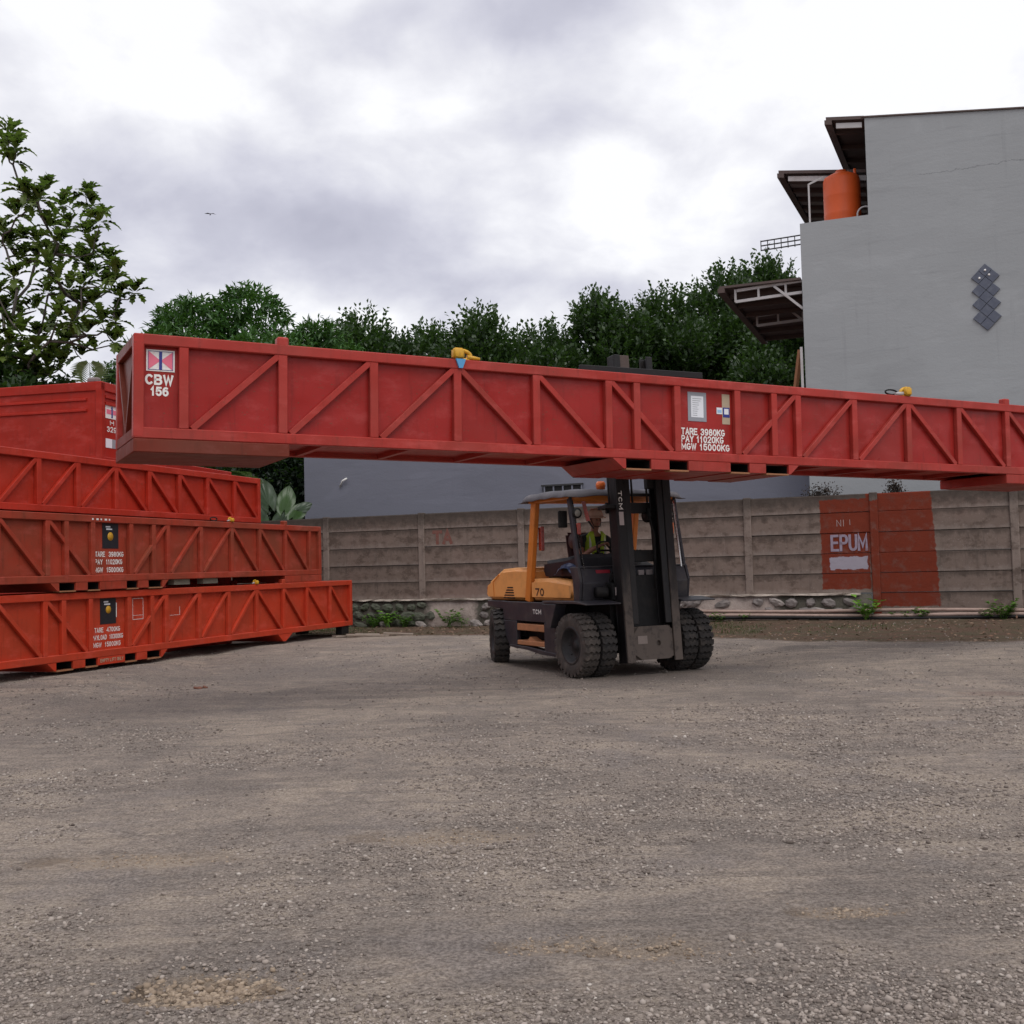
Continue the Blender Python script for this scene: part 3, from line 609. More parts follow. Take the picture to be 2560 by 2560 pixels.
# flat eaves seen from below
def slab_roof(parent, s0, s1, oa, za, ob, zb, th=.07, nrib=5, strip=True, nstrip=0, sl=0.):
    xf = Matrix.Identity(4); xf[2][0] = -sl; xf[2][3] = sl*s0
    m = MB(); m.add([(s0, oa, za), (s1, oa, za), (s1, ob, zb), (s0, ob, zb), (s0, oa, za+th), (s1, oa, za+th), (s1, ob, zb+th), (s0, ob, zb+th)],
                    [(0, 3, 2, 1), (4, 5, 6, 7), (0, 1, 5, 4), (1, 2, 6, 5), (2, 3, 7, 6), (3, 0, 4, 7)]); m.build('roof', ROOFM, parent, xf=xf)
    MB().add([(s0-.03, oa-.02, za-.10), (s0+.12, oa-.02, za-.10), (s0+.12, ob, zb-.10), (s0-.03, ob, zb-.10), (s0-.03, oa-.02, za-.003), (s0+.12, oa-.02, za-.003), (s0+.12, ob, zb-.003), (s0-.03, ob, zb-.003)],
             [(0, 3, 2, 1), (4, 5, 6, 7), (0, 1, 5, 4), (1, 2, 6, 5), (2, 3, 7, 6), (3, 0, 4, 7)]).build('barge_board', ROOFM, parent, xf=xf)
    if strip: box('fascia', STEEL, parent, s0+.2, s1-.05, oa+.05, oa+.09, za-.16, za-.05, xf=xf)
    for k in range(nrib):
        f = (k+.6)/nrib; oo = oa+(ob-oa)*f; z_ = za+(zb-za)*f
        box('purlin', ROOFM, parent, s0+.13, s1-.02, oo-.04, oo+.04, z_-.10, z_-.004, xf=xf)
        if nstrip:
            box('roof_panel', ROOFP, parent, s0+.13, s1-.02, oo+.14, oo+.55, z_-.02, z_-.006, xf=xf)
slab_roof(main, 11.48, 12.25, 1.5, 10.70, 8.2, 11.3, nrib=5, sl=.13)
slab_roof(main, 10.29, 12.27, 2.7, 10.12, 9.0, 10.50, nrib=7, nstrip=1, sl=.14)
box('inner_wall', DARK, main, 12.2, 12.256, 2.2, 8, 8.56, 10.9)
# lean-to canopy with steel truss on the left side
slab_roof(main, 9.09, 10.83, 1.5, 7.36, 7.3, 7.25, th=.05, nrib=6, strip=False)
def truss(o):
    m = MB(); m.bar((9.45, o, 7.30), (10.84, o, 7.36), .05, .06); m.build('rafter', STEEL, main)
    MB().bar((9.42, o, 7.06), (10.84, o, 7.11), .05, .06).build('tie_beam', STEEL, main)
    for x in (9.42, 9.92, 10.5): MB().bar((x, o+.002, 7.05), (x, o+.002, 7.33), .045).build('strut', STEEL, main)
    MB().bar((10.26, o-.03, 7.30), (10.85, o-.03, 6.75), .05).build('brace', STEEL, main)
truss(1.62); truss(4.4)
MB().bar((10.80, 1.45, 3.9), (10.80, 1.45, 5.9), .05).build('downpipe', STEEL, main)
MB().bar((10.40, 2.06, 3.95), (10.74, 1.75, 5.9), .08).build('timber_prop', RUST, main)
# rail at the terrace
for a, c in (((11.06, 1.62, 8.56), (11.06, 1.62, 9.42)), ((11.06, 1.62, 9.42), (11.33, 2.0, 9.66))): MB().bar(a, c, .035).build('rail', STEEL, main)
# water tank on the terrace
tk = empty('water_tank', M=WM @ Matrix.Translation((11.66, 2.55, 8.56))); tag(tk, 'orange cylindrical water tank on the terrace of the grey building', 'water tank')
prof = [(.0, 0), (.385, 0), (.395, .04), (.395, .28), (.40, .30), (.395, .32), (.395, .62), (.40, .64), (.395, .66), (.395, .95), (.37, 1.02), (.2, 1.10), (.12, 1.12), (.12, 1.16), (0, 1.16)]
tk.scale = (1, 1, 1.17); MB().lathe(prof, n=40).build('tank_body', TANK, tk)
MB().tube([(.30, -.16, .95), (.30, -.16, 1.12)], .03).build('inlet', TANK, tk)
hs = empty('white_hose', M=WM @ Matrix.Translation((12.17, 1.95, 8.56)))
tag(hs, 'coil of pale hose between the orange tank and the upper wall', 'hose')
MB().tube([(math.cos(a)*.16, 0, .16+math.sin(a)*.16) for a in np.linspace(0, 2*math.pi, 20)], .018).build('coil', STEEL, hs)
lat = empty('lattice_mast', M=WM @ Matrix.Translation((0, 1.8, 0))); tag(lat, 'thin dark steel lattice arm sticking out left of the grey building', 'lattice mast')
LATM = mat('dark_lattice_steel', (.03, .03, .03), .6, .2)
for z in (8.17, 8.27, 8.37): MB().bar((9.97, 0, z), (10.9, 0, z+.03), .024).build('chord', LATM, lat)
for k in range(7): x = 9.98+k*.145; MB().bar((x, .002, 8.16), (x, .002, 8.39), .018).build('lace_bar', LATM, lat)
# low building
low = empty('low_building', M=WM); tag(low, 'low windowless blue grey building behind the concrete wall under the raised container', 'building')
b = MB(); b.box(-2.17, 10.87, 2.5, 9, -.4, 4.95); b.build('wall', PL2, low)
b = MB(); b.box(-2.2, 10.86, 2.45, 9.1, 4.95, 5.03); b.build('roof', ROOFM, low)
box('vent_recess', DARK, low, 4.5, 5.5, 2.46, 2.53, 3.06, 3.30)
for k in range(5): box('vent_mullion', PL2, low, 4.53+k*.235, 4.565+k*.235, 2.44, 2.47, 3.05, 3.31)
box('vent_frame', LATM, low, 4.47, 5.53, 2.43, 2.47, 3.30, 3.34)
MB().tube([(-1.08, 2.47, 3.57), (-.98, 2.42, 3.72), (-.86, 2.44, 3.78)], .024).build('stub_pipe', WHITE, low)

# dark dried creeper on top of the fence
def np_leaves(cent, axes, nrm, L, Wd, fold=.0):   # leaf as a folded kite: 2 quads
    n = len(cent); ax = axes/np.linalg.norm(axes, axis=1)[:, None]; si = np.cross(ax, nrm); si /= np.maximum(np.linalg.norm(si, axis=1), 1e-6)[:, None]
    up = np.cross(si, ax); L = L[:, None]; Wd = Wd[:, None]
    p0 = cent; p1 = cent+ax*L*.45+si*Wd*.5+up*Wd*fold; p2 = cent+ax*L-up*L*.12; p3 = cent+ax*L*.45-si*Wd*.5+up*Wd*fold
    V = np.stack([p0, p1, p2, p3], 1).reshape(-1, 3); return V, np.arange(n*4).reshape(n, 4)
def unit(v): return v/np.maximum(np.linalg.norm(v, axis=-1, keepdims=True), 1e-9)

# ---------------------------------------------------------------- vegetation
def sprays(base, dirs, length, nleaf, leafL, leafW, g_, droop=.3, spread=1.0):
    n = len(base); t = (np.arange(nleaf)+.5)/nleaf
    T = np.tile(t, (n, 1)); P = base[:, None]+dirs[:, None]*(length[:, None]*T)[..., None]
    P[..., 2] -= droop*(T**2)*length[:, None]*.5
    side = unit(g_.normal(size=(n, nleaf, 3)))
    A = unit(dirs[:, None]*.8+side*spread+np.array([0, 0, -droop*.5])); N_ = unit(g_.normal(size=(n, nleaf, 3))*.6+np.array([0, 0, 1.2]))
    k = n*nleaf; LL = leafL*g_.uniform(.7, 1.25, k)*(1.05-.35*T.ravel()); WW = leafW*g_.uniform(.8, 1.2, k)
    return np_leaves(P.reshape(k, 3), A.reshape(k, 3), N_.reshape(k, 3), LL, WW, .12)
def tree(name, label, cat, c, R_, ztop, zbot, mt, nblob, nspray, leafL, leafW, seed, group=None, spike=.6, droop=.2, blobr=(.7, 1.3), nleaf=10, slen=.7, spread=1., shape=None):
    g_ = np.random.default_rng(seed); root = empty(name, (c[0], c[1], 0)); tag(root, label, cat, group)
    H = ztop-zbot; bl = []
    for i in range(nblob):
        while True:
            q = g_.uniform(-1, 1, 3)
            if (q[0]**2+q[1]**2+max(q[2], 0)**2) < 1: break
        rr = g_.uniform(*blobr)
        bl.append((q[0]*(R_-rr*.6), q[1]*(R_-rr*.6)*.8, zbot+(q[2]*.5+.5)*(H-rr*.8)*(1 if shape is None else shape(q[0])), rr))
    bl.append((0, 0, ztop-blobr[1]*.85, blobr[1]*.8))
    bl = np.array(bl); w = bl[:, 3]**2; w /= w.sum()
    k = g_.choice(len(bl), nspray, p=w); d = unit(g_.normal(size=(nspray, 3))+np.array([0, -.35, .25]))
    P = bl[k, :3]+d*(bl[k, 3]*g_.uniform(.45, 1.0, nspray)**.5)[:, None]
    D = unit(d*.7+np.array([0, 0, spike])+g_.normal(size=(nspray, 3))*.25)
    V, Fq = sprays(P, D, slen*g_.uniform(.6, 1.3, nspray), nleaf, leafL, leafW, g_, droop, spread)
    tag(np_mesh('crown', V, Fq, mt, root), kind='stuff')
    m = MB(); m.tube([(0, 0, -.2), (.1, 0, zbot*.6), (-.1, .1, zbot+H*.45)], [.28, .22, .12], 10)
    for i in range(min(9, nblob)):
        e = bl[i, :3]; m.tube([(0, 0, zbot*.55), (e[0]*.5, e[1]*.5, zbot*.5+e[2]*.45), tuple(e)], [.12, .08, .03], 6)
    m.build('trunk', BARK, root); return root
GT = 'fig trees in the row beyond the low building'
FT = [(-5.4, 42, 2.3, 10.5, 11, 'low rounded dark green tree just right of the feathery mango tree'),
      (-2.8, 42, 2.5, 9.9, 12, 'low dark green tree above the middle left of the raised container'),
      (-.9, 40, 2.1, 9.9, 13, 'spiky green fig tree behind the yellow shackle on the raised container'),
      (1.3, 41.5, 2.1, 9.8, 14, 'dark fig tree filling the dip right of the yellow shackle'),
      (3.5, 42, 2.5, 10.9, 15, 'dark fig tree with pointed tufts rising behind the forklift mast top'),
      (6.2, 43, 2.6, 11.4, 16, 'dark bushy fig tree left of the steel canopy'),
      (8.6, 44, 2.4, 12.4, 17, 'dark fig tree whose crown meets the tip of the steel canopy'),
      (10.8, 46, 2.6, 13.3, 18, 'tallest dark fig tree rising beside the grey building under the lattice arm'),
      (10.2, 40, 2.6, 10.0, 19, 'dense dark tree under the steel canopy against the grey building')]
for x, y, R_, zt, sd_, lb in FT:
    tree('fig_tree', lb, 'tree', (x, y), R_, zt, 4.2, L_FICUS, 46, 4300, .25, .12, sd_, GT, spike=1.0, droop=-.15, blobr=(.35, 1.0), slen=.85, nleaf=8, spread=.7)
tree('mango_tree', 'feathery dark green mango tree with drooping leaves behind the left end of the raised container', 'tree', (-7.85, 34), 4.3, 10.15, 3.2, L_MANGO, 48, 7500, .30, .07, 31, None, spike=.15, droop=.9, blobr=(.8, 1.3), slen=.35, nleaf=8, spread=1.3, shape=lambda q: 1-.20*abs(q)**2)
tree('mango_tree', 'lower right part of the mango foliage, a smaller light green bush behind the container lug', 'tree', (-5.7, 33.0), 1.9, 8.8, 3.0, L_MANGO, 22, 2600, .28, .055, 32, None, spike=.1, droop=.9, blobr=(.5, .9), slen=.35, nleaf=9, spread=1.3)
tree('dark_shrub', 'dark shadowy shrub in the gap between the red stack and the low building', 'shrub', (-6.6, 30.8), 1.5, 5.4, 1.6, L_DARK, 22, 2400, .2, .07, 33, None, spike=.1, droop=.5, blobr=(.5, .9), slen=.4, nleaf=9, spread=1.2)
tree('small_tree', 'small round green treetop peeping over the closed red container at its corner', 'tree', (-14.1, 40), .9, 8.75, 6.5, L_FICUS, 8, 500, .2, .09, 34, None, blobr=(.4, .7), slen=.5)
# bushy backdrop far off to the left, behind the breadfruit tree (rooted, reads as one mass)
tree('leafy_bush', 'dark leafy bush under the breadfruit tree behind the closed red container', 'shrub', (-11.6, 25.2), 2.3, 6.3, 2.2, L_FICUS, 26, 2000, .24, .11, 35, None, blobr=(.5, .9), slen=.5, spike=.2)

# breadfruit tree: rosettes of big lobed leaves at the branch tips
RS = [(-11.18, 25.16, 11.6), (-10.87, 24.73, 11.06), (-11.52, 25.67, 11.46), (-11.01, 24.9, 10.83), (-10.63, 24.61, 10.03), (-10.59, 25.68, 10.42), (-10.84, 27.34, 10.63), (-10.16, 26.96, 10.77), (-9.95, 26.85, 10.41), (-9.14, 25.11, 9.49), (-9.82, 26.12, 9.51), (-11.12, 25.28, 9.73), (-10.68, 24.95, 9.85), (-10.39, 24.74, 9.9), (-10.31, 25.09, 9.41), (-10.75, 27.37, 10.06), (-11.4, 27.05, 9.65), (-12.04, 26.98, 9.58), (-11.75, 26.96, 9.71), (-10.06, 25.02, 9.02), (-9.41, 25.39, 8.91), (-9.41, 26.41, 8.96), (-10.06, 26.74, 9.0), (-10.42, 27.14, 9.26), (-10.1, 27.22, 8.84), (-8.64, 24.68, 8.14), (-9.33, 26.34, 8.32), (-8.85, 26.55, 8.22), (-9.05, 26.02, 7.99), (-10.04, 24.97, 8.15), (-10.16, 25.92, 8.16), (-9.42, 24.69, 7.93), (-11.91, 27.39, 9.37), (-11.46, 27.17, 9.3), (-11.81, 26.15, 9.64), (-11.19, 25.36, 8.32), (-11.52, 27.31, 8.08), (-10.79, 26.23, 8.19), (-12.02, 27.22, 8.28), (-12.25, 27.11, 7.98), (-9.96, 26.03, 7.91), (-9.55, 25.72, 7.76), (-9.22, 26.32, 7.48), (-9.07, 25.78, 6.88), (-9.38, 24.92, 6.91), (-9.22, 25.38, 7.27), (-11.04, 27.0, 7.46), (-9.88, 24.54, 7.2), (-9.56, 24.55, 7.1), (-11.11, 26.4, 7.2), (-11.0, 25.3, 7.03), (-11.66, 26.11, 7.39), (-10.26, 25.91, 6.87), (-10.33, 25.5, 6.59), (-10.54, 27.59, 6.92), (-10.56, 25.03, 6.57), (-11.19, 25.72, 6.59), (-11.19, 25.05, 6.72), (-11.81, 26.42, 6.53), (-10.84, 25.28, 6.2), (-10.52, 25.54, 6.27), (-10.51, 26.79, 7.26), (-11.07, 25.43, 6.0), (-10.89, 26.19, 6.12), (-12.27, 27.29, 6.34), (-11.3, 24.72, 6.37), (-11.24, 24.6, 6.83), (-11.48, 25.13, 7.93), (-10.04, 25.16, 6.25), (-10.4, 25.46, 8.82), (-10.27, 24.97, 8.42), (-10.34, 25.87, 8.9)]
bf = empty('breadfruit_tree', (-12.4, 26.2, 0)); tag(bf, 'open crowned breadfruit tree with big lobed leaves at the left edge behind the red containers', 'tree')
O_ = Vector((-12.4, 26.2, 0))
nodes = [Vector((0, 0, -.2)), Vector((.05, 0, 2)), Vector((.1, -.1, 4)), Vector((.35, -.1, 5.6)), Vector((.7, 0, 7.0)), Vector((.9, 0, 8.2)), Vector((.6, .1, 9.2)), Vector((1.5, -.2, 6.6)), Vector((2.2, -.3, 7.0))]
par = [-1, 0, 1, 2, 3, 4, 5, 3, 7]
tips = sorted([Vector(p)-O_ for p in RS], key=lambda v: (v-Vector((.5, 0, 6.5))).length)
for tp in tips:
    base = tp+Vector((0, 0, -.12))
    best = min(range(1, len(nodes)), key=lambda i: (nodes[i]-base).length+(.5 if nodes[i].z > base.z-.05 else 0)+.12*(nodes[i]-nodes[3]).length)
    mid = nodes[best].lerp(base, .55)+Vector((random.uniform(-.08, .08), random.uniform(-.08, .08), -.12*(base-nodes[best]).length))
    nodes.append(mid); par.append(best); nodes.append(base); par.append(len(nodes)-2)
wgt = [1]*len(nodes)
for i in range(len(nodes)-1, 0, -1):
    if par[i] >= 0: wgt[par[i]] += wgt[i]
m = MB()
for i in range(1, len(nodes)): m.tube([nodes[par[i]], nodes[i]], [.010*wgt[par[i]]**.43, .010*wgt[i]**.43], 6)
m.build('trunk', BARK, bf)
def bread_leaf(sd_):
    r_ = random.Random(sd_); pts = [(0, 0)]; right = []
    for t_, w_ in ((.12, .10), (.22, .17), (.30, .12), (.42, .25), (.52, .15), (.64, .27), (.72, .14), (.84, .19), (.90, .08)):
        right.append((w_*r_.uniform(.85, 1.1), t_+(.05 if w_ > .16 else 0)))
    tip = (0, 1.0); ring = right+[tip]+[(-x_*r_.uniform(.9, 1.1), y_) for x_, y_ in reversed(right)]
    spine = [(0, .25), (0, .5), (0, .75)]
    def z3(x_, y_): return .10*math.sin(y_*2.6)-.28*y_*y_+abs(x_)*.35
    P = [(0, 0, 0)]+[(x_, y_, z3(x_, y_)) for x_, y_ in ring]; n = len(ring)
    c_ = len(P); P += [(x_, y_, z3(x_, y_)) for x_, y_ in spine]
    f = []
    def sp(y_): return c_+(0 if y_ < .375 else 1 if y_ < .625 else 2)
    seq = list(range(1, n+1))
    for a, b_ in zip([0]+seq, seq+[0]):
        ya = P[a][1]; yb = P[b_][1]; f.append((a, b_, sp((ya+yb)/2)))
    f += [(c_, c_+1, [i for i in seq if P[i][0] > 0 and P[i][1] > .375][0]), (c_+1, c_+2, [i for i in seq if P[i][0] > 0 and P[i][1] > .62][0]),
          (c_+1, c_, [i for i in reversed(seq) if P[i][0] < 0 and P[i][1] > .375][0]), (c_+2, c_+1, [i for i in reversed(seq) if P[i][0] < 0 and P[i][1] > .62][0])]
    me = bpy.data.meshes.new('leaf'); me.from_pydata(P, [], f); me.materials.append(L_BREAD); me.update(); return me, np.array(P), np.array(f)
BL = [bread_leaf(i) for i in range(4)]
rest_v = []; rest_f = []; nb = 0; cnt = 0
tips_o = sorted(tips, key=lambda v: v.y)
for ti, tp in enumerate(tips_o):
    n = random.randint(13, 17); tilt = Vector((random.uniform(-.3, .3), random.uniform(-.4, .1), 1)).normalized()
    q0 = Vector((0, 0, 1)).rotation_difference(tilt)
    for k in range(n):
        az = k*2.4+random.uniform(-.3, .3); el = R(random.choice([62, 45, 30, 8, -25]))+random.uniform(-.15, .15) if k > 3 else R(random.uniform(55, 80))
        d = q0 @ Vector((math.cos(az)*math.cos(el), math.sin(az)*math.cos(el), math.sin(el)))
        x_ = d.cross(Vector((0, 0, 1)) if abs(d.z) < .95 else Vector((1, 0, 0))).normalized(); z_ = x_.cross(d)
        sc = random.uniform(.36, .50)*(1 if k > 3 else .85)
        M = Matrix((x_*sc, d*sc, z_*sc)).transposed().to_4x4(); M.translation = tp-Vector((0, 0, .06))+d*.03
        me, P, f = BL[random.randrange(4)]
        if cnt < 290 and tp.y < 0.3 and k % 2 == 0:
            o = link('leaf', me, None, bf); o.matrix_local = M; cnt += 1
        else:
            A = np.array(M); V = P @ A[:3, :3].T+A[:3, 3]; rest_v.append(V); rest_f.append(f+nb); nb += len(P)
tag(np_mesh('foliage', np.concatenate(rest_v), np.concatenate(rest_f), L_BREAD, bf), kind='stuff')

# palms, taro, banana fronds in the gap by the stack
def frond(p0, d0, L, mt, parent, nl=16, droop=.9, lw=.035, ll=.42):
    p0 = Vector(p0); d = Vector(d0).normalized(); side = d.cross(Vector((0, 0, 1))).normalized(); m = MB(); pts = []
    for i in range(13):
        t = i/12; pts.append(p0+d*L*t+Vector((0, 0, -droop*L*.5*t*t)))
    m.tube(pts, [.018*(1-.8*i/12) for i in range(13)], 5)
    for i in range(nl):
        t = (i+1)/(nl+1); q = p0+d*L*t+Vector((0, 0, -droop*L*.5*t*t)); l_ = ll*math.sin(math.pi*(.15+.8*t))
        for s_ in (-1, 1):
            a = (side*s_*.85+d*.45+Vector((0, 0, .12))).normalized(); w = d*lw
            m.add([q-w*.4, q+a*l_*.5+Vector((0, 0, .0))-w*.5, q+a*l_+Vector((0, 0, -.22*l_)), q+a*l_*.5+w*.6], [(0, 1, 2, 3)])
    return m.build('frond', mt, parent)
pa = empty('palm', (-9.0, 24.2, 0)); tag(pa, 'pale green palm frond standing up behind the closed red container', 'palm')
L_PALM = leafmat('palm_leaf', (.09, .14, .05), (.14, .20, .08), (.2, .26, .12), .5, .2)
frond((-.05, 0, 5.3), (.10, -.3, 1), 1.0, L_PALM, pa, 16, .5, .05, .5); frond((0, 0, 4.9), (.5, -.1, .9), 1.0, L_PALM, pa, 12); frond((-.1, .1, 4.9), (-.6, 0, .7), 1.1, L_PALM, pa, 12)
MB().tube([(0, 0, -.1), (0, 0, 5.35)], [.09, .05], 8).build('stem', BARK, pa)
bp_ = empty('banana_plant', (-7.0, 27.2, 0)); tag(bp_, 'banana fronds drooping behind the far end of the red stack', 'banana plant')
for a, l_ in ((.2, 1.3), (1.0, 1.1), (-.9, 1.2), (2.4, 1.1), (3.4, 1.2)): frond((0, 0, 3.55), (math.cos(a), -.4, .55), l_, L_TARO if a > .5 else L_PALM, bp_, 18, 1.0, .06, .35)
MB().tube([(0, 0, -.1), (0, 0, 3.6)], [.12, .07], 8).build('stem', BARK, bp_)
def taro_leaf_mesh():
    n = 24; P = [(0, 0, 0)]
    for k in range(n):
        a = 2*math.pi*k/n; rr = .5*(1+.12*math.cos(a)); x_ = math.sin(a)*rr*(.72 if math.cos(a) > -.3 else .72*(1-.75*(-math.cos(a)-.3)**1.2)); y_ = -math.cos(a)*rr*1.35+.5
        if k == 0: y_ = .12
        P.append((x_, y_, -.22*(x_*x_*2.2)-.08*y_*y_+.02*math.cos(k*2.1)))
    me = bpy.data.meshes.new('leaf'); me.from_pydata(P, [], [(0, k+1, (k+1) % n+1) for k in range(n)]); me.update()
    for p in me.polygons: p.use_smooth = True
    return me
TM = taro_leaf_mesh()
ta = empty('taro_plant', (-5.62, 27.3, -.05)); tag(ta, 'clump of big round taro leaves between the red stack and the low building', 'taro plant')
for (x_, z_, sc, rx, ry, rz_, mt) in [(-.26, 3.05, .68, R(95), R(-18), 0, L_TAROP), (.10, 2.92, .62, R(80), R(12), R(10), L_TARO), (-.44, 2.62, .66, R(60), R(-25), R(20), L_TARO), (-.80, 2.40, .8, R(85), R(-40), R(30), L_TAROY), (.30, 2.75, .5, R(70), R(40), 0, L_TARO), (-.05, 2.5, .6, R(60), R(5), 0, L_TARO), (.42, 2.95, .35, R(85), R(65), 0, L_TAROP), (-.6, 2.85, .4, R(80), R(-30), 0, L_TARO)]:
    me = TM.copy(); me.materials.append(mt); o = link('leaf', me, None, ta, (x_, random.uniform(-.25, .1), z_), (rx, ry, rz_)); o.scale = (sc, sc, sc)
    if mt is L_TAROY: o['label'] = 'yellowing leaf'
m = MB()
for k in range(8): m.tube([(random.uniform(-.3, .3), 0, 0), (-.6+k*.15, 0, 2.6)], .016, 5)
m.build('stalks', L_TAROP, ta)
def weed(p, n, h, lw, mt, label, cat='weed', up=1.0):
    root = empty('weed', p); tag(root, label, cat, 'weeds at the foot of the concrete wall'); m = MB()
    for k in range(n):
        a = random.uniform(0, 6.28); l_ = h*random.uniform(.6, 1.1); d = Vector((math.cos(a)*.6, math.sin(a)*.6, up*random.uniform(.6, 1.2))).normalized(); q = Vector((random.uniform(-.05, .05), random.uniform(-.05, .05), 0)); s_ = d.cross(Vector((0, 0, 1))).normalized()
        m.add([q-s_*.005, q+s_*.005, q+d*l_*.55+s_*.006, q+d*l_*.55-s_*.006], [(0, 1, 2, 3)])
        for j in range(4):
            b_ = q+d*l_*(.35+.18*j); e = (s_*(1 if j % 2 else -1)+d*.6+Vector((0, 0, .15*random.random()))).normalized(); w = e.cross(Vector((0, 0, 1))).normalized()*lw
            L_ = l_*.34; m.add([b_, b_+e*L_*.5+w, b_+e*L_+Vector((0, 0, -.04)), b_+e*L_*.5-w], [(0, 1, 2, 3)])
    m.build('leaves', mt, root); return root
def wloc(s, o): v = WM @ Vector((s, o, 0)); return (v.x, v.y, gz(v.x, v.y))
for (s, o, n, h, lw, mt, lb) in [(1.75, -.35, 12, .50, .06, L_WEEDB, 'young bright green weed at the mossy footing just right of the red stack'),
    (1.35, -.3, 20, .32, .04, L_WEED, 'low dark weed clump nearest the far end of the red stack'), (2.15, -.32, 16, .36, .05, L_WEED, 'spreading weed beside the young bright weed, on its right'),
    (3.28, -.4, 14, .46, .05, L_WEED, 'tall narrow leaved weed left of the forklift rear'), (3.6, -.35, 10, .34, .05, L_WEED, 'smaller weed between the bare mortar and the forklift rear'),
    (12.05, -.35, 16, .50, .07, L_WEEDB, 'bright lime green plant at the foot of the red painted post'), (12.5, -.2, 16, .15, .05, L_WEED, 'flat dark weed under the red painted panel'),
    (13.05, -.25, 22, .24, .05, L_WEED, 'low green weed mound under the right edge of the red paint'), (12.8, -.22, 14, .17, .05, L_WEED, 'small weed between the flat weed and the weed mound'),
    (14.45, -.35, 24, .42, .05, L_WEED, 'leafy weed over the pipes near the right frame edge'), (14.2, -.3, 12, .25, .04, L_WEED, 'small weed left of the rightmost leafy weed'), (9.2, -.3, 12, .22, .04, L_WEED, 'sparse weed at the footing right of the forklift'), (9.7, -.3, 8, .2, .04, L_WEED, 'tiny weed on the footing under the post right of the forklift')]:
    weed(wloc(s, o), n, h, lw, mt, lb)
# dried creeper tufts clinging above the fence, on the grey wall
for (s, z, w_, h_, lb) in [(11.22, 2.70, .34, .19, 'dark dried creeper tuft on the fence top left of the red patch'), (12.62, 2.70, .17, .25, 'dark dried creeper tuft on the fence top above the red patch')]:
    g_ = np.random.default_rng(int(s*7)); k = 500; P = np.stack([g_.normal(0, w_*.5, k), g_.uniform(-.03, .06, k), np.abs(g_.normal(0, h_*.55, k))], 1); D = unit(g_.normal(size=(k, 3)))
    V, Fq = np_leaves(P, D, unit(g_.normal(size=(k, 3))), np.full(k, .05), np.full(k, .025))
    root = empty('dried_creeper', M=WM @ Matrix.Translation((s, .12, z-.06))); tag(root, lb, 'creeper')
    np_mesh('twigs', V, Fq, mat('dry_twig', (.05, .038, .03), .9, .3), root)
# grass and leaf litter on the verge
g_ = np.random.default_rng(51)
def wpts(s, o): x = W0.x+CW*s-SW*o; y = W0.y+SW*s+CW*o; return x, y
n = 12000; s = g_.uniform(-1, 17, n); o = -g_.uniform(.15, 1, n)*(2.6+1.3*s3(s, 8.5, 11.5)); x, y = wpts(s, o)
k = (vnoise(x, y, .8, 41)+.7*((s > 9.1) & (s < 10.4) & (o < -1.4) & (o > -2.8))+.16*(s < 5)+g_.uniform(-.2, .2, n)) > .30; x, y = x[k], y[k]; n = len(x)
P = np.stack([x, y, ground_z(x, y)], 1); D = unit(np.stack([g_.normal(0, .5, n), g_.normal(0, .5, n), np.ones(n)], 1))
V, Fq = np_leaves(P, D, unit(g_.normal(size=(n, 3))), g_.uniform(.025, .07, n), g_.uniform(.008, .014, n))
tag(np_mesh('grass', V, Fq, L_GRASS), 'short patchy grass growing on the soil strip along the wall', 'grass', kind='stuff')
n = 1500; s = g_.uniform(-1, 18, n); o = -g_.uniform(.1, 1, n)*(3.0+1.5*s3(s, 8.5, 11.5)); x, y = wpts(s, o)
P = np.stack([x, y, ground_z(x, y)+.012], 1); D = unit(np.stack([g_.normal(size=n), g_.normal(size=n), g_.normal(0, .25, n)], 1)); N_ = unit(np.stack([g_.normal(0, .4, n), g_.normal(0, .4, n), np.ones(n)], 1))
V, Fq = np_leaves(P, D, N_, g_.uniform(.04, .10, n), g_.uniform(.02, .05, n))
tag(np_mesh('leaf_litter', V, Fq, L_DRY), 'dry brown and pale leaves scattered on the soil strip along the wall', 'leaves', kind='stuff')
# pipes along the wall foot; the lowest dark tube stands in for their shadow
for (o, z, r_, lb) in [(-.20, .40, .034, 'upper pinkish plastic pipe running along the right part of the wall foot'), (-.27, .315, .036, 'lower pinkish plastic pipe running along the right part of the wall foot'), (-.33, .27, .03, 'dark thin tube drawn as the shadow under the pipes, right part of the wall foot')]:
    pts = [(8.3+i*.6, o+.012*math.sin(i*1.1+z*9), z+.012*math.sin(i*.8+z*20)-.0015*i) for i in range(21)]
    p_ = MB().tube(pts, r_, 8).build('pipe', PIPE if z > .3 else DARK); p_.matrix_world = WM; tag(p_, lb, 'pipe', 'pipes along the wall foot')
# timber scraps by the stack end
for (x, y, L, a, lb) in [(-2.95, 22.6, .85, .15, 'longest broken pale plank lying on the verge by the red stack'), (-2.35, 22.75, .6, -.05, 'short pale plank right of the broken plank on the verge'), (-3.0, 22.95, .5, .3, 'small pale board behind the broken plank on the verge'), (-3.5, 22.55, .3, .9, 'stubby wood scrap nearest the red stack end')]:
    o = MB().box(-L/2, L/2, -.06, .06, 0, .035).build('plank', WOOD, None, .006); o.location = (x, y, gz(x, y)+.01); o.rotation_euler = (.03, .05, a); tag(o, lb, 'plank', 'wood scraps by the stack')
LIT = mat('red_litter', (.17, .07, .045), .8, .3); 
o = scatter_stones('leaf_pile', np.array([-3.96, -3.90, -3.84, -3.97, -3.87]), np.array([14.0, 13.96, 14.02, 14.05, 14.08]), np.array([.035, .03, .034, .025, .03]), LIT, 61); tag(o, 'small reddish clump of litter on the yard before the lowest container', 'litter')

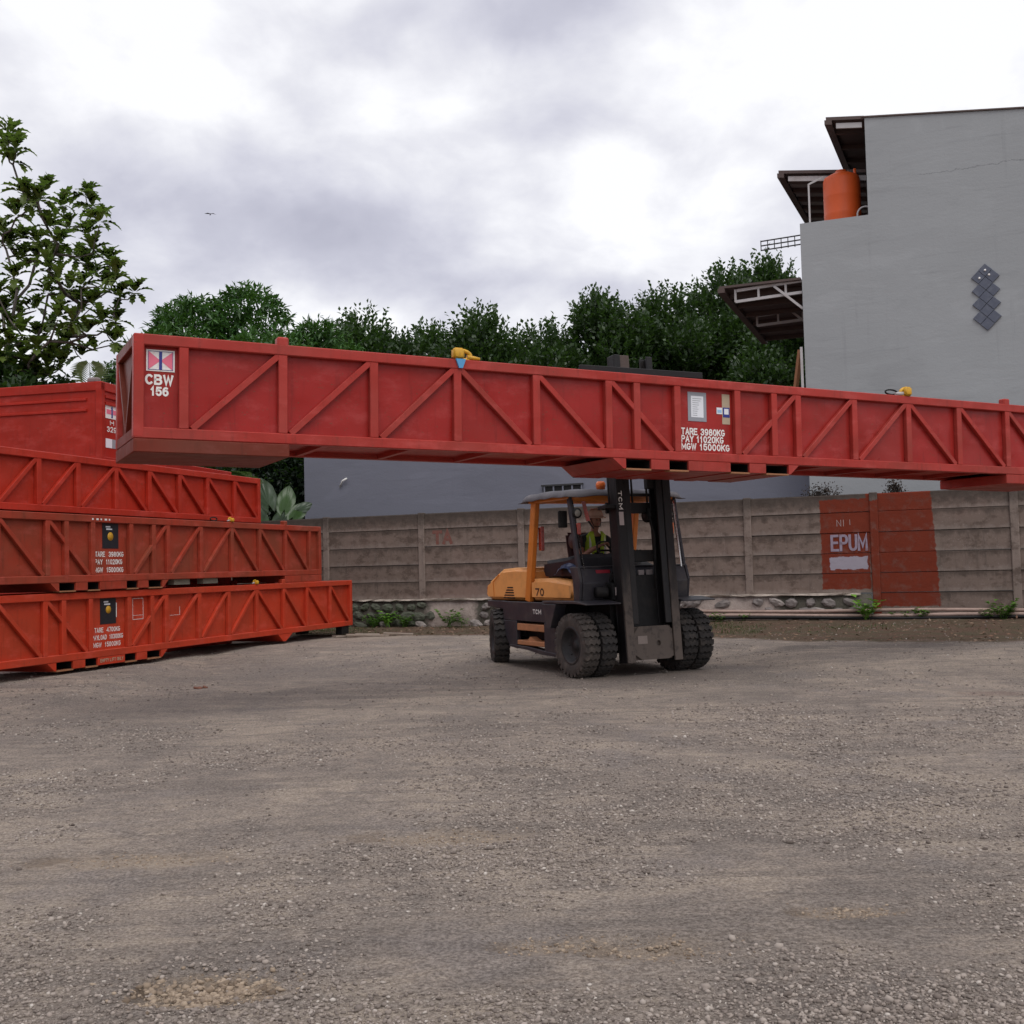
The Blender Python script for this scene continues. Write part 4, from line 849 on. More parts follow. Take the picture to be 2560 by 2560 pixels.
# ---------------------------------------------------------------- long red cargo baskets
TB = [6.3, 5.862, 4.946, 4.036, 3.137, 2.226, 1.331, .965, .423]
def basket(root, mt, ts, H, apex, lug, up, dn, cross, deep=True, boxb=True, half=(-1, 1), center_gap=True, Wd=1.132, end_face=True, rail=.10, foot=None, plain=None, pm=None, em=None):
    """ts: post positions (0 = corner) mirrored about the middle; z=0 is the top of the bottom rail, y=0 the near face"""
    L = ts[0] if plain is None else None
    x0, x1 = (-L, L) if plain is None else plain[:2]
    posts = sorted([s_*t for s_ in (-1, 1) for t in ts[1:]]) if plain is None else plain[2]
    pw = .043
    pmesh = MB().box(-pw, pw, .0, .062, 0, H-.098).mesh('post', .006)
    bw = MB().box(x0+.05, x1-.05, .062, .068, -.02, H-.05); sk = bw.build('side_panel', pm or mt, root)
    MB().box(x0+.05, x1-.05, Wd-.068, Wd-.062, -.02, H-.05).build('side_panel', mt, root)
    box('floor', mt, root, x0+.05, x1-.05, .07, Wd-.07, -.045, -.02)
    for y0 in (0, Wd-.085):
        box('top_rail', mt, root, x0, x1, y0-.004, y0+.085, H-.10, H, .008)
        box('bottom_rail', mt, root, x0, x1, y0-.004, y0+.085, -rail, 0, .008)
    for xe in (x0, x1-.085):
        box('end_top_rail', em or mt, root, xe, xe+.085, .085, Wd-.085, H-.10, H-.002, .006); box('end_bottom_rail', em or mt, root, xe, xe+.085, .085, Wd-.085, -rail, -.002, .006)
        for y0 in (0, Wd-.09): box('corner_post', mt, root, xe-.003, xe+.09, y0-.006, y0+.09, -rail+.01, H-.001, .008)
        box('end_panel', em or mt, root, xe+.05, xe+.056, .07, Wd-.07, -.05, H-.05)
        s_ = 1 if xe == x0 else -1; e = xe+.03 if s_ == 1 else xe+.055
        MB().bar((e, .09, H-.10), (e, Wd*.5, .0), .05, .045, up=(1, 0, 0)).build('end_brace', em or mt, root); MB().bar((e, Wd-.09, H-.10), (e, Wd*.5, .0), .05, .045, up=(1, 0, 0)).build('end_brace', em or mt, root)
    for x_ in posts:
        link('post', pmesh, mt, root, (x_, 0, 0)); link('post', pmesh, mt, root, (x_, Wd, 0), (0, 0, math.pi))
    dm = {}
    def diag(xa, xb):     # from bottom xa to top xb
        k = round(xb-xa, 2)
        if k not in dm:
            s_ = 1 if k > 0 else -1
            m = MB(); m.bar((s_*.045, .031, .012), (k-s_*.055, .031, H-.115), .052, .058, up=(0, 1, 0)); 
            w = .058; a_ = Vector((s_*.075, 0, .0)); b_ = Vector((k-s_*.035, 0, H-.10)); d_ = (b_-a_).normalized(); n_ = Vector((-d_.z, 0, d_.x))*w/2
            vs = [(p.x, y_, p.z) for y_ in (.004, .058) for p in (a_-n_, b_-n_, b_+n_, a_+n_)]
            m = MB(); m.add(vs, [(0, 1, 2, 3), (7, 6, 5, 4), (0, 4, 5, 1), (1, 5, 6, 2), (2, 6, 7, 3), (3, 7, 4, 0)]); dm[k] = m.mesh('diagonal', .004)
        link('diagonal', dm[k], mt, root, (xa, 0, 0)); link('diagonal', dm[k], mt, root, (xa+0, Wd-.062, 0))
    for a, b_ in up+dn: diag(a, b_)
    nb_ = int((x1-x0)/.9)
    cm = MB().box(-.03, .03, .085, Wd-.085, -rail+.004, -.046).mesh('cross_member')
    for i in range(1, nb_): link('cross_member', cm, mt, root, (x0+(x1-x0)*i/nb_, 0, 0))
    bz = -.211
    if boxb:
        for (a, b_, c_, d_) in ((-1.31, -1.13, -1.13, -1.31), ): pass
        y0, y1 = -.002, Wd+.002
        MB().prism([(-1.30, -rail-.001), (-1.13, -rail-.001), (-1.13, bz), (-1.16, bz)], y0, y1, 'y').build('fork_pocket_box', mt, root)
        MB().prism([(1.31, -rail-.001), (1.153, -rail-.001), (1.153, bz), (1.18, bz)], y0, y1, 'y').build('fork_pocket_box', mt, root)
        for a, b_ in ((-.798, -.555), (-.293, .297), (.569, .813)): box('fork_pocket_box', mt, root, a, b_, y0, y1, bz, -rail-.001, .003)
        for a, b_ in ((-1.13, -.798), (-.555, -.293), (.297, .569), (.813, 1.153)):  # dark roofs, walls and added backs paint shade into the pockets
            box('pocket_strap', RUST, root, a+.002, b_-.002, y0-.001, y0+.10, bz-.014, bz+.004); box('pocket_floor', mt, root, a-.004, b_+.004, y0+.101, y1-.01, bz-.010, bz+.002); box('pocket_shade_roof', DARK, root, a+.002, b_-.002, y0+.09, y1-.09, -rail-.010, -rail-.004)
            box('pocket_shade_back', DARK, root, a, b_, .40, .41, bz+.002, -rail-.011); box('pocket_shade_wall', DARK, root, a+.0005, a+.006, .03, .40, bz+.003, -rail-.012); box('pocket_shade_wall', DARK, root, b_-.006, b_-.0005, .03, .40, bz+.003, -rail-.012)
    if deep:
        for s_ in (-1, 1):
            a, b_ = sorted((s_*6.3, s_*(lug-.06)))
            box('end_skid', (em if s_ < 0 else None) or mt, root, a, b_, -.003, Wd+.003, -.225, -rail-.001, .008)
    if lug:
        for s_ in (-1, 1):
            for yy in (0, Wd-.1): box('lug', mt, root, s_*lug-.055, s_*lug+.055, yy-.002, yy+.10, H-.03, H+.075, .014)
def bays(ts, apex_i, sgn=(-1, 1)):
    up, dn = [], []
    for s_ in sgn:
        t = [s_*v for v in ts]
        prs = []
        for i in range(1, len(ts)-3):      # bays between posts i and i+1 (outer -> inner), except the double bay
            o_, n_ = t[i], t[i+1]
            if i < apex_i: prs.append((o_, n_))     # bottom outside, top inside
            elif i+1 <= 6: prs.append((n_, o_))     # bottom inside, top outside
        prs.append((t[8], t[6]))                    # double bay crossing post 7
        up += prs
    return up, dn
def posed(pos, yaw, p=0, r=0):
    Ry = Matrix(((math.cos(p), 0, -math.sin(p)), (0, 1, 0), (math.sin(p), 0, math.cos(p))))
    M = (Matrix.Rotation(yaw, 3, 'Z') @ Ry @ Matrix.Rotation(r, 3, 'X')).to_4x4(); M.translation = Vector(pos); return M
CB = empty('cargo_basket', M=posed((2.271, 12.816, 2.655), .4704, -.015, -.0014))
tag(CB, 'long red steel cargo basket held in the air on the forklift forks', 'cargo basket')
up, dn = bays(TB, 4)
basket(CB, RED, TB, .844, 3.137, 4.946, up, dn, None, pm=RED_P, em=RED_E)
yf = .0615
# owner emblem: white board, pink hourglass, blue bar
box('emblem_board', WHITE, CB, -6.185, -5.935, yf-.004, yf, .52, .715)
MB().add([(-6.165, yf-.006, .70), (-6.06, yf-.006, .617), (-6.165, yf-.006, .535)], [(0, 2, 1)]).build('emblem_wedge', PINKM, CB)
MB().add([(-5.955, yf-.006, .70), (-6.06, yf-.006, .617), (-5.955, yf-.006, .535)], [(0, 1, 2)]).build('emblem_wedge', PINKM, CB)
box('emblem_bar', BLUEM, CB, -6.073, -6.047, yf-.009, yf-.0065, .535, .70)
for a in ((-6.17, -5.95, .699, .703), (-6.17, -5.95, .532, .536), (-6.17, -6.166, .536, .699), (-5.954, -5.95, .536, .699)): box('emblem_line', BLUEM, CB, a[0], a[1], yf-.0072, yf-.0062, a[2], a[3])
text('CBW', -6.195, -5.945, .395, .492, yf, WHITE, CB, bold=.02); text('156', -6.15, -5.985, .295, .38, yf, WHITE, CB, bold=.02)
box('notice_frame', GREYF, CB, -.245, .013, yf-.004, yf, .365, .70); box('notice_sheet', PAPER, CB, -.202, -.029, yf-.006, yf-.0045, .41, .655)
for k in range(9): box('notice_line', GREYF, CB, -.182, -.182+random.uniform(.06, .13), yf-.0068, yf-.0062, .43+k*.024, .436+k*.024)
box('tape', TAN, CB, .238, .348, yf-.003, yf, .35, .70); box('sticker', BLUEM, CB, .248, .343, yf-.005, yf-.0035, .43, .545)
box('sticker', PAPER, CB, .265, .328, yf-.0065, yf-.0055, .465, .53); box('sticker', PAPER, CB, .158, .238, yf-.005, yf-.003, .465, .54); box('sticker', SKYB, CB, .168, .228, yf-.0065, yf-.0055, .48, .515)
text('TARE 3980KG', -.345, .27, .205, .285, yf, WHITE, CB, bold=.01); text('PAY 11020KG', -.345, .25, .12, .20, yf, WHITE, CB, bold=.01); text('MGW 15000KG', -.345, .335, .033, .112, yf, WHITE, CB, bold=.01)

BB = empty('cargo_basket', M=posed((-5.785, 16.311, 1.449), 1.2494)); tag(BB, 'weathered red cargo basket, middle of the stack, with black sign and TARE 3980KG', 'cargo basket', 'cargo baskets stacked on the left')
basket(BB, RED_B, TB, .844, 3.137, 4.946, up, dn, None)
def blacksign(root, x0, x1, z0, z1, cx, cz, rx):
    box('black_sign', BLACKV, root, x0, x1, yf-.004, yf, z0, z1)
    MB().lathe([(0, yf-.0075), (rx, yf-.0075), (rx, yf-.004)], (cx, 0, cz), 'y', 20).build('yellow_disc', YELL, root)
    for k, w in ((0, .10), (1, .13)): box('sign_print', PAPER, root, cx-.10+.01*k, cx-.10+.01*k+w, yf-.0055, yf-.0045, z1-.06-.035*k, z1-.04-.035*k)
blacksign(BB, -.165, .19, .375, .74, .01, .55, .062)
text('TARE  3980KG', -.325, .305, .255, .33, yf, WHITE, BB, bold=0); text('PAY  11020KG', -.325, .275, .145, .22, yf, WHITE, BB, bold=0); text('MGW  15000KG', -.34, .30, .03, .105, yf, WHITE, BB, bold=0)
for k in range(5): box('chalk_mark', WHITE, BB, -.46+k*.09, -.43+k*.09+.02*(k % 2), -.0065, -.005, .775, .80)

TA_ = [7.59, 6.66, 5.73, 4.855, 3.93, 3.05, 2.195, 1.317, .964, .42]
AA = empty('cargo_basket', M=posed((-5.824, 16.311, .376), 1.242)); tag(AA, 'orange red cargo basket lying on the ground at the bottom of the stack', 'cargo basket', 'cargo baskets stacked on the left')
upA = []
for s_ in (-1, 1):
    t = [s_*v for v in TA_]
    upA += [(t[1], t[0]+0 if False else t[0])] if False else []
    upA += [(t[0]-s_*.03, t[1]), (t[1], t[2]), (t[2], t[3]), (t[3], t[4]), (t[5], t[4]), (t[6], t[5]), (t[7], t[6]), (t[9], t[7])]
basket(AA, RED_A, TA_, .834, None, 4.855, upA, [], None, deep=False)
for s_ in (-1, 1):
    MB().prism([(s_*4.62, -.101), (s_*5.14, -.101), (s_*4.90, -.235), (s_*4.80, -.235)], 0, 1.132, 'y').build('foot', RED_A, AA)
    for yy in (0.02, .95): box('end_foot', DARK, AA, s_*7.3-.15, s_*7.3+.15, yy, yy+.14, -.26, -.101)
blacksign(AA, -.165, .18, .36, .73, .01, .566, .056)
box('torn_sign_edge', WHITE, AA, .18, .195, yf-.004, yf, .45, .66)
text('TARE  4700KG', -.29, .27, .245, .315, yf, WHITE, AA, bold=-.01); text('PAYLOAD  10300KG', -.34, .335, .14, .21, yf, WHITE, AA, bold=-.01); text('MGW  15000KG', -.31, .28, .035, .105, yf, WHITE, AA, bold=-.01)
text('EMPTY LIFT ONLY', -.25, .25, -.175, -.125, -.006, TAN, AA, bold=0)
for a in ((.56, .81, .70, .706), (.56, .81, .39, .396), (.56, .81, .45, .454), (.56, .566, .398, .70), (.804, .81, .398, .70), (1.47, 1.73, .408, .412), (1.722, 1.727, .414, .54)): box('chalk_outline', WHITE, AA, a[0], a[1], yf-.003, yf-.0005, a[2], a[3])

CC = empty('cargo_basket', M=posed((-5.90, 16.41, 2.410), 1.26)); tag(CC, 'clean bright red cargo basket topmost of the stack, shorter than those below', 'cargo basket', 'cargo baskets stacked on the left')
pc = [-4.8, -3.95, -3.1, -2.25, -1.401, -.616, .223, 1.025, 1.82, 2.623, 3.464]
upC = [(-1.401-.785, -1.401), (-1.401, -.616), (-.616, .223), (1.025, .223), (1.82, 1.025), (2.623, 1.82), (3.464, 2.623), (4.29, 3.464), (-2.25-.85, -2.25)]
basket(CC, RED_C, TB, .719, None, 0, upC, [], None, deep=False, boxb=False, plain=(-5.6, 4.306, pc), rail=.095)

# dunnage between the two lower baskets
for t_, L, c_, lb in ((1.75, .42, PAPER, 'left pale dunnage block between the two lower baskets'), (2.55, .42, PAPER, 'right pale dunnage block between the two lower baskets')):
    o = box('dunnage_block', mat('pale_dunnage', (.20, .19, .15), .9, .3), None, -L/2, L/2, .06, .18, -.13, -.018); o.matrix_world = posed((-5.785, 16.311, 1.449-.09), 1.2494) @ Matrix.Translation((t_, 0, 0)); tag(o, lb, 'block', 'dunnage blocks')
    o.scale = (1, 1, .75)
# shackles and pad eyes
def shackle(M, lb, side=1, blue=True, small=False):
    r_ = empty('lifting_shackle', M=M); tag(r_, lb, 'shackle', 'yellow shackles on the basket rails'); k = .6 if small else 1
    pts = [(side*(.02+.10*k*math.cos(a)), .03, .045+.05*k*math.sin(a)) for a in np.linspace(-1.9, 1.9, 12)]
    MB().tube(pts, .022*k, 8).build('bow', YELL, r_)
    MB().box(-.085*k, .035*k, -.03, .07, .0, .115*k).build('body', YELL, r_, .02*k, 2)
    MB().tube([(side*.08*k, .03, .03), (side*.22*k, .02, .02)], [.03*k, .016*k], 8).build('ferrule', YELL if blue else STEEL, r_)
    if blue: MB().prism([(-.065, .0), (.045, .0), (.01, -.095), (-.03, -.095)], -.025, .0, 'y').build('blue_tag', BLUEP, r_)
    return r_
shackle(CB.matrix_world @ Matrix.Translation((-3.10, .0, .846)), 'yellow shackle with blue tag on the raised basket left of its middle')
shackle(CB.matrix_world @ Matrix.Translation((3.15, .0, .846)), 'yellow shackle on the raised basket near the right frame edge', -1, False)
shackle(BB.matrix_world @ Matrix.Translation((3.14, .0, .846)), 'small yellow shackle on top of the middle stacked basket', -1, False, True)
shackle(AA.matrix_world @ Matrix.Translation((3.93, .0, .836)), 'small tan shackle on top of the lowest stacked basket', -1, False, True)
for bm_, t_, lb in ((CB, 3.15, 'dark wire loop by the right yellow shackle on the raised basket'), (BB, 2.9, 'dark wire loop on the middle stacked basket')):
    w = empty('wire_sling', M=bm_.matrix_world @ Matrix.Translation((t_-.22, .04, .85))); tag(w, lb, 'sling')
    MB().tube([(.1*math.cos(a)-.05, 0, .035+.03*math.sin(a)) for a in np.linspace(0, 6.28, 16)], .011, 6).build('wire', DARK, w)

# closed red half-height container with grooves, on another red container
D0 = Vector((-7.10, 19.5, 0)); DY = -.22
DD = empty('red_container', M=Matrix.Translation(D0) @ Matrix.Rotation(DY, 4, 'Z')); tag(DD, 'closed plain red steel container with grooved top edge, highest at the left behind the baskets', 'container')
zb, zt = 3.37, 4.825
box('side_panel', RED_D, DD, -6, -.03, .03, 2.4, zb, zt-.02)
for a, b_ in ((-3.0, -.30), (-5.9, -3.15)):
    for z_ in (4.49, 4.30): MB().prism([(.03, z_), (.003, z_+.015), (.003, z_+.045), (.03, z_+.06)], a, b_, 'x').build('rib', RED_D, DD)
box('top_rail', RED_D, DD, -6, 0, 0, 2.44, zt-.16, zt, .01); box('corner_post', RED_D, DD, -.12, 0, -.002, .11, zb, zt-.005, .012); box('corner_post', RED_D, DD, -.12, 0, 2.33, 2.445, zb, zt-.005, .012)
box('bottom_rail', RED_D, DD, -6, -.001, -.001, 2.441, zb, zb+.14, .01)
MX = Matrix.Rotation(math.pi/2, 4, 'Z')
def ep(y0, y1, z0, z1, mt, name, d=.004, off=0): return box(name, mt, DD, -.028+off, -.028+d+off, y0, y1, z0, z1)
for z_ in (4.55, 4.43): ep(.14, 2.3, z_, z_+.05, RED_D, 'rib', .03)
ep(.16, .56, 4.20, 4.44, WHITE, 'emblem_board'); ep(.34, .38, 4.22, 4.42, BLUEM, 'emblem_bar', .003, .005)
for a, b_ in ((.19, .33), (.39, .53)): ep(a, b_, 4.28, 4.36, PINKM, 'emblem_wedge', .003, .005)
text('H', .30, .42, 4.09, 4.17, -.0, WHITE, DD, M=Matrix.Translation((-.027, 0, 0)) @ MX); text('329', .20, .50, 3.96, 4.06, 0, WHITE, DD, M=Matrix.Translation((-.027, 0, 0)) @ MX)
ep(.16, .36, 3.68, 3.84, PAPER, 'sticker'); ep(.37, .56, 3.68, 3.84, GREYF, 'sticker')
for k in range(3): ep(.2-.02*k, .5+.03*k, 3.47-.04*k, 3.49-.04*k, WHITE, 'print_line')
lk = box('lock_block', mat('grey_block', (.20, .16, .155), .8, .2), DD, -.36, -.14, .1, .24, zt-.002, zt+.10, .03)
EE = empty('red_container', M=Matrix.Translation((-5.93, 19.25, 0)) @ Matrix.Rotation(DY, 4, 'Z')); tag(EE, 'mostly hidden red container under the closed one, a sliver showing above the top basket', 'container')
box('body', RED_D, EE, -7, 0, .02, 2.42, .08, 3.36, .02); box('top_rail', RED_D, EE, -7.02, .02, 0, 2.44, 3.24, 3.365, .01)

# ---------------------------------------------------------------- forklift (local: x to the picture's right, y towards its rear, z up)
TMx = Matrix.Translation((1.62, 14.68, 0)) @ Matrix.Rotation(.4704, 4, 'Z')
FK = empty('forklift', M=TMx @ Matrix.Translation((-.053, 0, 0)) @ Matrix.Diagonal((.94, 1, 1, 1))); tag(FK, 'large orange and charcoal forklift with dual front tyres lifting the red basket', 'forklift')
def tyre(parent_name, x, y, r, w, mt, out):
    tr = empty(parent_name); tr.parent = FK; tr.location = (x, y, r); h = w/2
    ri = r*.60; g0 = r-.030
    prof = [(ri, -h*.82), (ri+.02, -h*.9), (r*.78, -h), (g0-.02, -h*.95), (g0, -h*.80), (g0+.002, 0), (g0, h*.80), (g0-.02, h*.95), (r*.78, h), (ri+.02, h*.9), (ri, h*.82)]
    m = MB(); m.lathe(prof, axis='x', n=48)
    n = 26
    for k in range(n):
        a0 = 2*math.pi*k/n; da = 2*math.pi/n*.60
        xs_ = [-h*.97, -h*.62, -h*.25, h*.05, h*.38, h*.70, h*.97]; zg = [0, .32, -.10, .32, -.10, .32, 0]
        for i in range(6):
            vs = []
            for xx, zz_ in ((xs_[i], zg[i]), (xs_[i+1], zg[i+1])):
                edge = abs(xx) > h*.9; R1 = r-.012 if edge else r; R0 = (g0-.045) if edge else g0-.006
                for aa in (a0+zz_*da, a0+zz_*da+da):
                    for rr in (R0, R1): vs.append((xx, rr*math.cos(aa), rr*math.sin(aa)))
            m.add(vs, [(0, 1, 3, 2), (4, 6, 7, 5), (1, 5, 7, 3), (0, 4, 5, 1), (2, 3, 7, 6)])
    m.build('tyre', mt, tr)
    q = out*h; m = MB()
    m.lathe([(ri+.004, q*.80), (ri-.012, q*.93), (ri-.03, q*.86), (ri-.045, q*.30), (r*.36, q*.05), (r*.30, q*.0), (r*.16, q*.08), (r*.14, q*.30), (0, q*.32)], axis='x', n=32)
    m.lathe([(ri+.003, -q*.8), (0, -q*.6)], axis='x', n=24)
    for k in range(8): a = k*math.pi/4; m.lathe([(.014, q*.05), (.014, q*.2), (0, q*.2)], (0, r*.40*math.cos(a), r*.40*math.sin(a)), 'x', 6)
    m.build('rim', RIM, tr); return tr
for x, mt, out in ((-.95, RUBBERW, -1), (-.685, RUBBER, -1), (.622, RUBBER, 1), (.886, RUBBER, 1)): tyre('wheel', x, 0, .405, .235, mt, out)
for x, o_ in ((-.83, -1), (.83, 1)): tyre('wheel', x, 2.44, .40, .235, RUBBER, o_).rotation_euler = (0, 0, -.36)
box('chassis', DARK, FK, -.5, .5, -.12, 2.75, .28, .92)
box('front_axle', DARK, FK, -.9, .9, -.11, .11, .30, .50)
box('rear_axle', DARK, FK, -.8, .8, 2.36, 2.52, .30, .48)
for s_ in (-1, 1):
    X0, X1 = sorted((s_*.93, s_*.86))
    m = MB(); m.prism([(.62, .925), (2.12, .925), (2.10, .66), (.58, .66)], X0, X1); m.build('side_plate', CHAR, FK, .008)
    m = MB(); m.prism([(1.70, .659), (2.10, .659), (2.04, .42), (1.92, .30), (1.70, .27)], X0, X1); m.build('side_plate', CHAR, FK, .008)
    m = MB(); m.prism([(.58, .659), (.90, .659), (.90, .235), (.56, .24), (.52, .42)], X0, X1); m.build('side_plate', CHAR, FK, .008)
    m = MB(); m.prism([(.56, .225), (.95, .228), (1.35, .27), (1.92, .295), (1.90, .325), (1.35, .315), (.92, .285), (.56, .265)], *sorted((s_*.95, s_*.80))); m.build('step_lip', CHAR, FK, .005)
    X0, X1 = sorted((s_*.72, s_*.50)); box('step_recess', DARK, FK, X0, X1, .8, 1.75, .30, .70)
    X0, X1 = sorted((s_*.925, s_*.72)); box('step', STEPO, FK, X0, X1, .905, 1.695, .53, .625, .008); box('step', STEPO, FK, X0, X1, .905, 1.695, .33, .395, .008)
    MB().prism([(1.18, .395), (1.42, .395), (1.34, .45)], *sorted((s_*.91, s_*.80))).build('step_bracket', STEPO, FK)
    # front fender: thin plate flaring over the duals
    X0, X1 = sorted((s_*1.04, s_*.50))
    m = MB(); m.prism([(.75, .955), (-.12, .965), (-.40, .93), (-.40, .915), (-.10, .93), (.70, .915)], X0, X1); m.build('front_fender', CHAR, FK, .006)
    m = MB(); m.prism([(.74, .914), (.36, .914), (.52, .60), (.60, .60)], *sorted((s_*1.05, s_*.87))); m.build('fender_flap', CHAR, FK, .005)
    MB().prism([(.35, .912), (.55, .912), (.60, .5), (.56, .35), (.50, .35), (.50, .62)], *sorted((s_*.86, s_*.52))).build('wheel_arch', DARK, FK)
    # orange side cover
    X0, X1 = sorted((s_*.91, s_*.45)); m = MB(); m.prism([(.16, .945), (1.30, .945), (1.30, 1.24), (.80, 1.25), (.19, 1.20)], X0, X1); m.build('side_cover', ORANGE, FK, .05, 3)
    # pillars
    MB().bar((s_*.86, 1.42, .93), (s_*.86, 1.17, 2.29), .085, .13, up=(0, 1, 0)).build('rear_pillar', ORANGE_D, FK, .012)
    MB().bar((s_*.86, .05, 1.36), (s_*.86, .25, 2.30), .05, .075, up=(0, 1, 0)).build('front_pillar', CHAR, FK, .01)
    MB().bar((s_*.80, .02, 1.36), (s_*.84, .21, 2.25), .018, .02).build('grab_bar', CHROME, FK)
    X0, X1 = sorted((s_*.90, s_*.86)); m = MB(); m.prism([(.22, 1.385), (.02, 1.385), (-.04, 1.20), (0, .95), (.13, .95), (.15, 1.22)], X0, X1); m.build('dash_side', CHAR, FK, .005)
# counterweight hood
m = MB(); m.prism([(1.36, .93), (2.68, .93), (2.76, 1.00), (2.72, 1.18), (2.22, 1.38), (1.80, 1.40), (1.36, 1.39)], -.89, .89); m.build('hood', ORANGE, FK, .06, 3)
m = MB(); m.prism([(2.0, .40), (2.78, .40), (2.80, .93), (2.0, .93)], -.62, .62); m.build('counterweight', CHAR, FK, .04, 2)
m = MB(); m.prism([(2.13, .80), (2.72, .84), (2.72, .929), (2.13, .929)], -.88, .88); m.build('rear_fender', CHAR, FK, .01)
for k in range(5):
    y0 = 1.80+.012*k; MB().prism([(y0, .965+.036*k), (2.16-.03*k, .965+.036*k), (2.14-.03*k, .983+.036*k), (y0+.01, .983+.036*k)], -.894, -.887).build('louvre', DARK, FK)
MB().prism([(2.45, .98), (2.475, .98), (2.50, 1.20), (2.30, 1.31), (2.28, 1.29), (2.47, 1.19)], -.893, -.86).build('hood_seam', ORANGE_D, FK)
box('tail_lamp', LAMPR, FK, -.87, -.80, 2.72, 2.735, 1.0, 1.12); box('tail_lamp', LAMPR, FK, .80, .87, 2.72, 2.735, 1.0, 1.12)
box('engine_cover', ORANGE, FK, -.44, .44, .30, 1.36, 1.0, 1.34, .03, 2)
MY = Matrix.Rotation(math.pi/2, 4, 'Z')
def side_text(t, y0, y1, z0, z1, x, mt, bold=0):  # reads along -y on the left flank
    M = Matrix(((0, 1, 0, x), (-1, 0, 0, 0), (0, 0, 1, 0), (0, 0, 0, 1)))
    return text(t, -y1, -y0, z0, z1, 0, mt, FK, M=M, bold=bold)
side_text('70', .90, 1.15, 1.01, 1.115, -.912, BLACKV, .01); side_text('TCM', .96, 1.20, .765, .83, -.932, WHITE, .02)
# black tub seat base, seat
m = MB(); m.prism([(.30, 1.22), (1.20, 1.22), (1.27, 1.34), (1.25, 1.48), (.62, 1.52), (.30, 1.56)], -.72, .1); m.build('seat_box', BLACKV, FK, .05, 2)
box('seat', SEATM, FK, -.26, .26, .80, 1.30, 1.34, 1.46, .05, 2); 
m = MB(); m.prism([(1.25, 1.45), (1.36, 1.46), (1.44, 1.86), (1.36, 1.88)], -.24, .24); m.build('backrest', SEATM, FK, .04, 2)
MB().lathe([(0, -.06), (.10, -.06), (.115, 0), (.10, .06), (0, .06)], (-.30, 1.02, 1.74), 'x', 16).build('arm_bolster', SEATM, FK)
# roof
box('roof_rail', ORANGE_D, FK, -.90, -.80, .22, 1.32, 2.27, 2.345, .01); box('roof_rail', ORANGE_D, FK, .80, .90, .22, 1.32, 2.27, 2.345, .01)
box('roof_beam', ORANGE_D, FK, -.80, .80, .22, .31, 2.24, 2.35, .01); box('roof_beam', ORANGE_D, FK, -.80, .80, 1.22, 1.31, 2.27, 2.345, .01)
for k in range(5): box('roof_bar', ORANGE_D, FK, -.80, .80, .42+k*.16, .45+k*.16, 2.27, 2.33)
g_ = np.random.default_rng(3); nxq, nyq = 25, 16; cx = np.linspace(-1.0, 1.0, nxq); cy = np.linspace(.13, 1.43, nyq)
CX, CY = np.meshgrid(cx, cy); edge = np.maximum(np.abs(CX)/1.0, np.abs(CY-.78)/.65); 
CZ = 2.365+.03*np.cos(CX*1.4)+.02*np.cos((CY-.7)*3)-.085*np.clip((edge-.93)/.07, 0, 1)**1.2+.008*np.sin(CX*11+CY*4)+.006*np.sin(CY*17)
cv = np.stack([CX, CY, CZ], -1).reshape(-1, 3); ii = np.arange(nxq*nyq).reshape(nyq, nxq); cf = np.stack([ii[:-1, :-1], ii[:-1, 1:], ii[1:, 1:], ii[1:, :-1]], -1).reshape(-1, 4)
cvs = np_mesh('roof_canvas', cv, cf, CANVAS, FK, smooth=True); so = cvs.modifiers.new('thickness', 'SOLIDIFY'); so.thickness = .008
m = MB(); m.lathe([(0, 2.40), (.06, 2.40), (.06, 2.425), (.068, 2.43), (.066, 2.48), (.05, 2.505), (0, 2.51)], (-.30, .32, 0), 'z', 18); m.build('beacon', LAMPO, FK)
MB().bar((-.63, .26, 2.25), (-.58, .22, 1.98), .035, .05).build('lamp_bracket', LAMPR, FK); MB().bar((-.58, .22, 1.98), (-.51, .20, 1.88), .02).build('lamp_wire', DARK, FK)
MB().lathe([(0, 0), (.068, 0), (.068, .06), (0, .09)], (-.80, .14, 2.08), 'y', 20).build('headlight', DARK, FK); MB().lathe([(.045, -.004), (0, -.014)], (-.80, .14, 2.08), 'y', 20).build('headlight_lens', GLASSL, FK)
MB().lathe([(0, 0), (.068, 0), (.068, .06), (0, .09)], (.72, .14, 2.06), 'y', 20).build('headlight', DARK, FK); MB().lathe([(.045, -.004), (0, -.014)], (.72, .14, 2.06), 'y', 20).build('headlight_lens', GLASSL, FK)
box('mirror', DARK, FK, -1.0, -.86, .30, .33, 1.90, 2.12, .01)
box('signal_lamp', LAMPR, FK, -.83, -.77, .10, .16, 1.80, 1.95, .01); box('signal_lamp', LAMPO, FK, .70, .76, .10, .16, 1.80, 1.95, .01)
box('orange_box', LAMPR, FK, -.80, -.74, 1.14, 1.22, 1.62, 1.95, .01)
